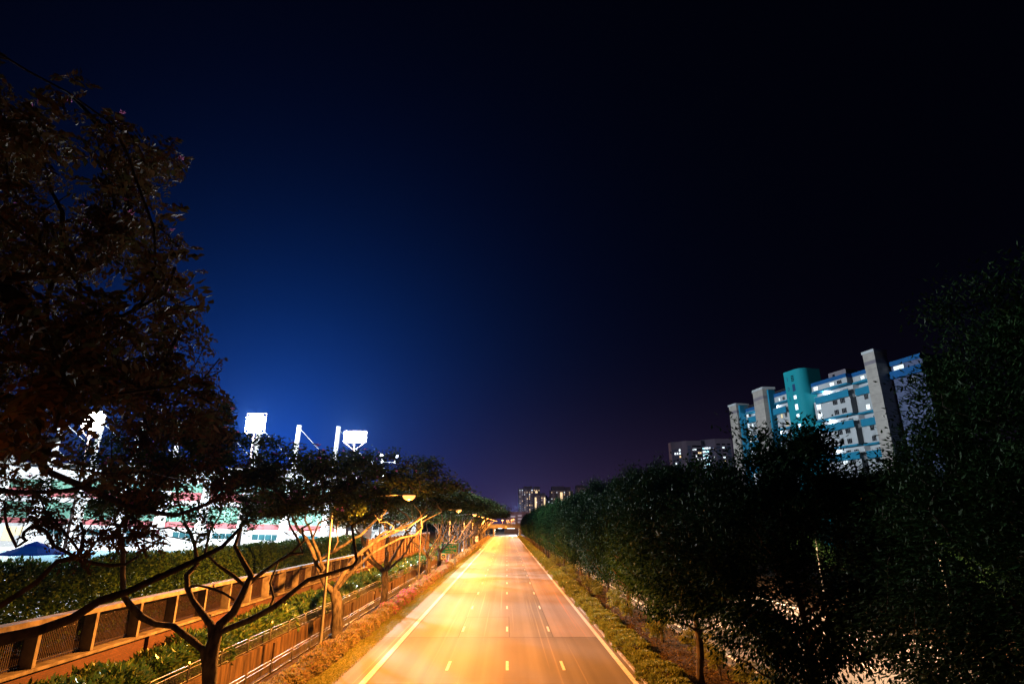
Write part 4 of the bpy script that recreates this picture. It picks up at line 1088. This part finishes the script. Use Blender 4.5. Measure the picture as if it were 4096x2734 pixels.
far_tower('distant tower top just showing over the median trees', 95, 112, 57.5, 800, 5, ((-1, .3, 58.5),), (), 10)

# twin winged block
tb = thing('housing_block', 'white twin winged housing block with a bright blue lit stairwell between its wings', 'building', (113.5, 330, 0))
M['bwall'] = pm('block_wall', (0.26, 0.21, 0.30), (0.22, 0.18, 0.26), .15, .85, .2)
M['bblue'] = pm('block_blue', (0.10, 0.13, 0.26), (0.08, 0.11, 0.22), .3, .6, .3)
M['stair_glow'] = glow('stair_glow', (0.45, 0.85, 0.9), 2.0)
TOP = 54.0
MB().prism([(-17, 7), (-12.3, 2.6), (-12.1, 2.6), (-9.8, 0), (-1.3, 0), (-1.3, 12), (-17, 12)], 0, TOP).build('wall', M['bwall'], tb)
MB().prism([(.8, 5), (2, 5), (6.7, 0), (16.5, 0), (16.5, 12), (.8, 12)], 0, TOP + 1.2).build('wall', M['bwall'], tb)
MB().box(-1.298, .798, 9, 12, 0, TOP - 3).build('link', M['bblue'], tb)
for k in range(11):
    z = TOP - 3.3 - 1.86 * k
    m_ = M['dark_glass']
    MB().box(-9.3, -7.5, -.06, -.003, z - .6, z + (.4 if k == 0 else .9)).build('window', M['bblue'], tb)
    lit = {1: (-6.6, -4.4, M['lit_cool']), 2: (-3.6, -1.7, M['lit_warm']), 3: (-5.0, -3.9, M['lit_cool']), 4: (-4.2, -1.9, M['lit_cool'])}.get(k)
    MB().box(-6.7, -1.6, -.05, -.003, z - .35, z + .55).build('window', m_, tb)
    if lit: MB().box(lit[0], lit[1], -.09, -.052, z - .3, z + .5).build('lit_window', lit[2], tb)
    zr = z + 1.2
    for x0, x1, mm, q in ((7.4, 9.7, M['bblue'], 1.35), (10.6, 12.7, m_, .9), (13.5, 15.6, M['bblue'], 1.35)):
        if k == 0: mm, q = m_, .85
        o = MB().box(x0, x1, -.05, -.003, zr - .4, zr - .4 + q).build('window', mm, tb)
    if k in (1, 4, 5): MB().box(10.7, 12.0, -.09, -.052, zr - .3, zr + .4).build('lit_window', M['lit_warm'] if k == 5 else M['lit_cool'], tb)
    if k > 0:
        MB().box(.9, 2.8, 4.9 - .0, 4.997, zr - .5, zr + .45).build('stair_light', M['stair_glow'] if k % 2 else M['lit_cool'], tb)
        MB().box(.9, 3.4, 3.9, 4.89, zr - 1.2, zr - .62).build('landing', M['bblue'], tb)
        Rz = Matrix.Translation((2, 5, 0)) @ Matrix.Rotation(-math.atan2(5, 4.7), 4, 'Z')
        MB().box(.1, 2.6, -.05, -.003, zr - .35, zr + .65, Rz).build('stair_light', M['lit_cool'] if k % 2 else M['stair_glow'], tb)
        MB().box(.0, 2.7, -.5, -.004, zr - 1.15, zr - .42, Rz).build('landing', M['bblue'], tb)
        MB().box(-1.27, -.85, 1.5, 1.7, z - .5, z + .6).build('stair_light', M['stair_glow'], tb)
        for x0, x1 in ((3.2, 3.8), (4.6, 5.8)):
            MB().box(x0, x1, -.06, -.003, zr - .4, zr + .6, Rz).build('window', M['lit_cool'] if (k + int(x0)) % 4 == 0 else M['bblue'], tb)
        Rl = Matrix.Translation((-17, 7, 0)) @ Matrix.Rotation(-math.atan2(4.4, 4.7), 4, 'Z')
        for i in range(4):
            MB().box(.6 + 1.45 * i, 1.5 + 1.45 * i, -.06, -.003, z - .4, z + .7, Rl).build('window', M['lit_cool'] if (k, i) in ((2, 1), (2, 2), (2, 3), (1, 3), (5, 1)) else (M['lit_warm'] if (k, i) == (3, 3) else M['bblue']), tb)
for s_, z in (('1', TOP - 2.9), ('0', TOP - 4.75), ('4', TOP - 6.6)):
    text_part('lettering', s_, 1.0, M['bwall'], tb, T(8.5, -.07, z + .05) @ FACE)

# numbered teal block
hbk = thing('apartment_block', 'blue and white apartment block with the numbered teal tower and grey stair towers', 'building', (80, 212, 0), math.atan2(-.9693, .2464))
M['teal'] = pm('teal', (0.008, 0.30, 0.38), (0.007, 0.27, 0.35), .12, .7, .25)
M['teal_parapet'] = pm('teal_parapet', (0.015, 0.23, 0.40), (0.013, 0.19, 0.35), .3, .75, .2)
M['roof_blue'] = pm('roof_blue', (0.008, 0.11, 0.34), (0.007, 0.09, 0.28), .3, .75, .2)
M['pale'] = pm('pale_wall', (0.50, 0.55, 0.60), (0.43, 0.48, 0.53), .2, .85, .2)
M['stair_grey'] = brickmat('stair_grey', (0.50, 0.48, 0.46), (0.48, 0.46, 0.44), (0.30, 0.29, 0.28), 1.0, 40, 2.2, axis='XZ', msize=.04)
M['grey_band'] = pm('grey_band', (0.22, 0.21, 0.25), (0.19, 0.18, 0.22), .3, .8, .2)
M['lit_home'] = glow('lit_home', (0.80, 0.93, 1.0), 1.3)
M['navy'] = pm('navy', (0.01, 0.05, 0.16), (0.01, 0.045, 0.14), 1, .7)
def ub(u0, u1, w0, w1, z0, z1): return MB().box(u0, u1, -w1, -w0, z0, z1)
def win(u0, u1, z0, z1, w, lit=None, bars=2):
    f = MB(); e = .07
    for a, b, c, d in ((u0, u1, z0, z0 + e), (u0, u1, z1 - e, z1), (u0, u0 + e, z0 + e, z1 - e), (u1 - e, u1, z0 + e, z1 - e)): f.box(a, b, -w - .09, -w - .004, c, d)
    for i in range(1, bars + 1):
        x = u0 + (u1 - u0) * i / (bars + 1); f.box(x - .025, x + .025, -w - .075, -w - .035, z0 + e, z1 - e)
    fo_ = f.build('window', M['pale'] if lit is None else M['steel'], hbk)
    ub(u0 + e, u1 - e, w + .006, w + .03, z0 + e, z1 - e).build('pane', lit or M['dark_glass'], fo_)
def stair_tower(name, plan, top, band, capo=.25):
    b = MB().prism(plan, 0, top - .7).build(name, M['stair_grey'], hbk)
    cx = sum(p[0] for p in plan) / len(plan); cy = sum(p[1] for p in plan) / len(plan)
    big = lambda k: [(cx + (x - cx) * k, cy + (y - cy) * k) for x, y in plan]
    MB().prism(big(1.0 + capo / 2.5), top - .698, top).build('cap', M['pale'], b)
    MB().prism(big(1.008), band[0], band[1]).build('band', M['grey_band'], b)
    return b
stair_tower('stair_tower', [(9.1, -2), (13.3, -2), (13.3, 3), (9.1, 3)], 49.1, (45.7, 46.6))
ub(13.302, 14.2, -2, 1.2, 0, 48.3).build('service_shaft', M['teal_parapet'], hbk)
stair_tower('stair_tower', [(22.6, -1.8), (24.2, -2.9), (29.6, -3.4), (30.4, .5), (23, 1)], 51.2, (47.35, 48.3))
ub(29.85, 30.6, -.5, 2.0, 0, 50.2).build('service_shaft', M['teal_parapet'], hbk)
stair_tower('stair_tower', [(70.4, -4), (73.9, -4), (73.9, 0), (70.4, 0)], 51.2, (47.5, 48.4))
arc = [(47 - 2.6 + 2.6 * math.sin(a), -(3 - 2.6 + 2.6 * math.cos(a))) for a in np.linspace(0, PI / 2, 12)]
arl = [(39.4 + .5 - .5 * math.sin(a), -(3 - .5 + .5 * math.cos(a))) for a in np.linspace(PI / 2, 0, 5)]
nt_ = MB().prism([(39.4, 4)] + arl + arc + [(47, 4)], 0, 53.4).build('numbered_tower', M['teal'], hbk)
for s_, u, z in (('1', 41.05, 50.9), ('0', 41.05, 47.8), ('1', 41.0, 44.7)): text_part('lettering', s_, 1.75, M['navy'], nt_, T(u, -3.012, z) @ FACE)
for z in (51.45, 50.95, 50.45, 49.95): ub(42.7, 43.85, 3.002, 3.03, z, z + .3).build('louvre', M['dark_glass'], nt_)
ub(42.72, 43.85, 3.002, 3.02, 46.8, 49.0).build('louvre', M['navy'], nt_)
for z0, z1 in ((44.4, 45.5), (41.1, 42.8), (38.9, 39.8), (35.8, 36.8), (32.9, 33.8)): ub(42.72, 43.8, 3.002, 3.05, z0, z1).build('stair_window', M['lit_home'], nt_)
ub(42.66, 42.715, 3.002, 3.03, 30, 46.8).build('groove', M['navy'], nt_)

def module(T_, u0, u1, w, wins, corridor, lit, back=-10, bal=(0, 0), top=False):
    """three storeys: open gallery with a parapet, then two storeys of windows"""
    ub(u0, u1, back, w + .45, T_ - .35, T_ + .15).build('ledge', M['teal_parapet'], hbk)
    ub(u0, u1, back, w - 1.7, T_ - 2.95, T_ - .352).build('gallery_wall', M['pale'], hbk)
    ub(u0 + bal[0], u1 + bal[1], w - .2, w + 1.15, T_ - 3.85, T_ - 3.6).build('gallery_floor', M['pale'], hbk)
    p = MB().prism([(u0 + bal[0], -w - .95), (u0 + bal[0] + .5, -w - 1.2), (u1 + bal[1], -w - 1.2), (u1 + bal[1], -w - 1.0), (u0 + bal[0] + .6, -w - 1.0), (u0 + bal[0], -w - .75)], T_ - 3.9, T_ - 1.95)
    p.build('parapet', M['teal_parapet'], hbk)
    ub(u0 + bal[0], u1 + bal[1], w + .9, w + 1.26, T_ - 1.948, T_ - 1.88).build('handrail', M['pale'], hbk)
    ub(u0, u1, back, w, T_ - 8.4, T_ - 2.952).build('wall', M['pale'], hbk)
    for k, z in enumerate((T_ - 5.2, T_ - 8.0)):
        for j, (a, b) in enumerate(wins): win(a, b, z, z + 1.5, w, lit.get((round(T_), k, j)))
        ub(u0, u1, w - .001, w + .05, z + 1.9, z + 2.0).build('string_course', M['pale'], hbk)
    for a, b in corridor:
        ub(a, b, w - 1.55, w - 1.35, T_ - .5, T_ - .354).build('gallery_lamp', M['lit_cool'], hbk)
        lamp_light('gallery_light', hbk, ((a + b) / 2, -w + .9, T_ - .8), 420, (.92, .96, 1.0), size=.25)
    for a, b in wins: win(a, b, T_ - 2.3, T_ - .9, w - 1.698, lit.get((round(T_), 2, wins.index((a, b)))))
LIT = {(46, 1, 2): M['lit_home'], (29, 0, 0): M['lit_home']}
B1 = [(54.0, 55.7), (56.7, 58.4)]; B2 = [(62.9, 64.3)]; A1 = [(32.5, 33.4), (34.3, 35.5)]
for T_ in (45.6, 37.15, 28.7):
    module(T_, 47.02, 60.2, 0, B1, [(49.5, 52.5)], {(29, 0, 0): M['lit_home'], (46, 2, 0): M['lit_home']}, bal=(1.6, .8))
    module(T_, 60.202, 70.2, -2, B2, [(66.2, 67.6)], {(46, 1, 0): M['lit_home']}, bal=(.9, 0))
    module(T_, 26.5, 39.3, 0, A1, [(28.0, 30.5)], {(46, 0, 0): M['lit_cream'], (46, 1, 1): M['lit_cream']}, bal=(.2, -2.8))
    module(T_ - .2, 14.3, 22.5, -1, [(16.6, 17.6)], [(18.5, 20)], {(45, 0, 0): M['lit_home'], (37, 0, 0): M['lit_home']}, bal=(1.4, 0))
    for z in (T_ - 5.4, T_ - 8.1): win(47.75, 49.6, z, z + 1.9, 0, M['lit_home'], 3)
    for z in (T_ - 5.9, T_ - 8.3): win(26.6, 29.8, z, z + 1.9, 0, M['lit_home'], 7)
    for z in (T_ - 2.6, T_ - 5.4, T_ - 8.2): win(14.35, 15.6, z, z + 2.0, -1, M['lit_home'], 4)
for u0, u1, w, z in ((47.02, 60.2, 0, 48.45), (60.202, 70.2, -2, 48.45), (26.5, 39.3, 0, 48.7), (14.3, 22.5, -1, 46.9)):
    ub(u0, u1, -10, w, (45.752 if z > 47 else 45.552), z - 1.1).build('wall', M['pale'], hbk)
    ub(u0, u1, -10, w + .12, z - 1.098, z).build('roof_parapet', M['roof_blue'], hbk)
for a, b in B1 + B2 + A1: win(a, b, 45.95, 47.05, -2 if a > 60 and a < 70 else 0, M['lit_home'] if a in (62.9, 54.0, 32.5) else None)
win(47.75, 49.6, 45.95, 47.2, 0, M['lit_home'], 1)
ub(50, 56.5, -8, -4, 48.46, 51.0).build('roof_hut', M['grey_band'], hbk)
ub(51.5, 52.4, -3.998, -3.97, 48.9, 50.4).build('hut_entrance', M['dark_glass'], hbk)
rl = MB()
for z in (48.75, 49.1, 49.45): rl.tube([(14.4, .2, z - 1.9), (22, .2, z - 1.9)], .04, 5); rl.tube([(31, .2, z), (36, .2, z)], .04, 5)
rl.build('roof_railing', M['steel'], hbk)
ub(72.4, 83, -10, 0, 0, 46.6).build('wall', M['bblue'], hbk)
ub(74.3, 83, .002, .9, 43.2, 45.1).build('parapet', M['roof_blue'], hbk); ub(72.4, 83, -10, .3, 46.602, 47.7).build('roof_parapet', M['roof_blue'], hbk)
win(75.0, 78.0, 45.2, 46.4, 0, M['lit_home'], 8)
win(78.6, 80.5, 41.2, 42.6, 0)
for z in (45.5, 42.7, 39.9, 37.1, 34.3): win(73.2, 73.95, z, z + 1.6, 0, M['lit_home'], 0)

# ------------------------------------------------------------------ hazy night air
hz = MB().box(-240, 260, -60, 900, -4, 75)
hm = bpy.data.materials.new('haze'); hm.use_nodes = True
hN = hm.node_tree.nodes; hL = hm.node_tree.links
hN.remove(hN['Principled BSDF'])
pv = hN.new('ShaderNodeVolumePrincipled'); pv.inputs['Color'].default_value = (0.16, 0.38, 1.0, 1); pv.inputs['Density'].default_value = 0.00003; pv.inputs['Anisotropy'].default_value = 0.7
hL.new(pv.outputs[0], hN['Material Output'].inputs['Volume'])
tag(hz.build('haze', hm), kind='stuff')
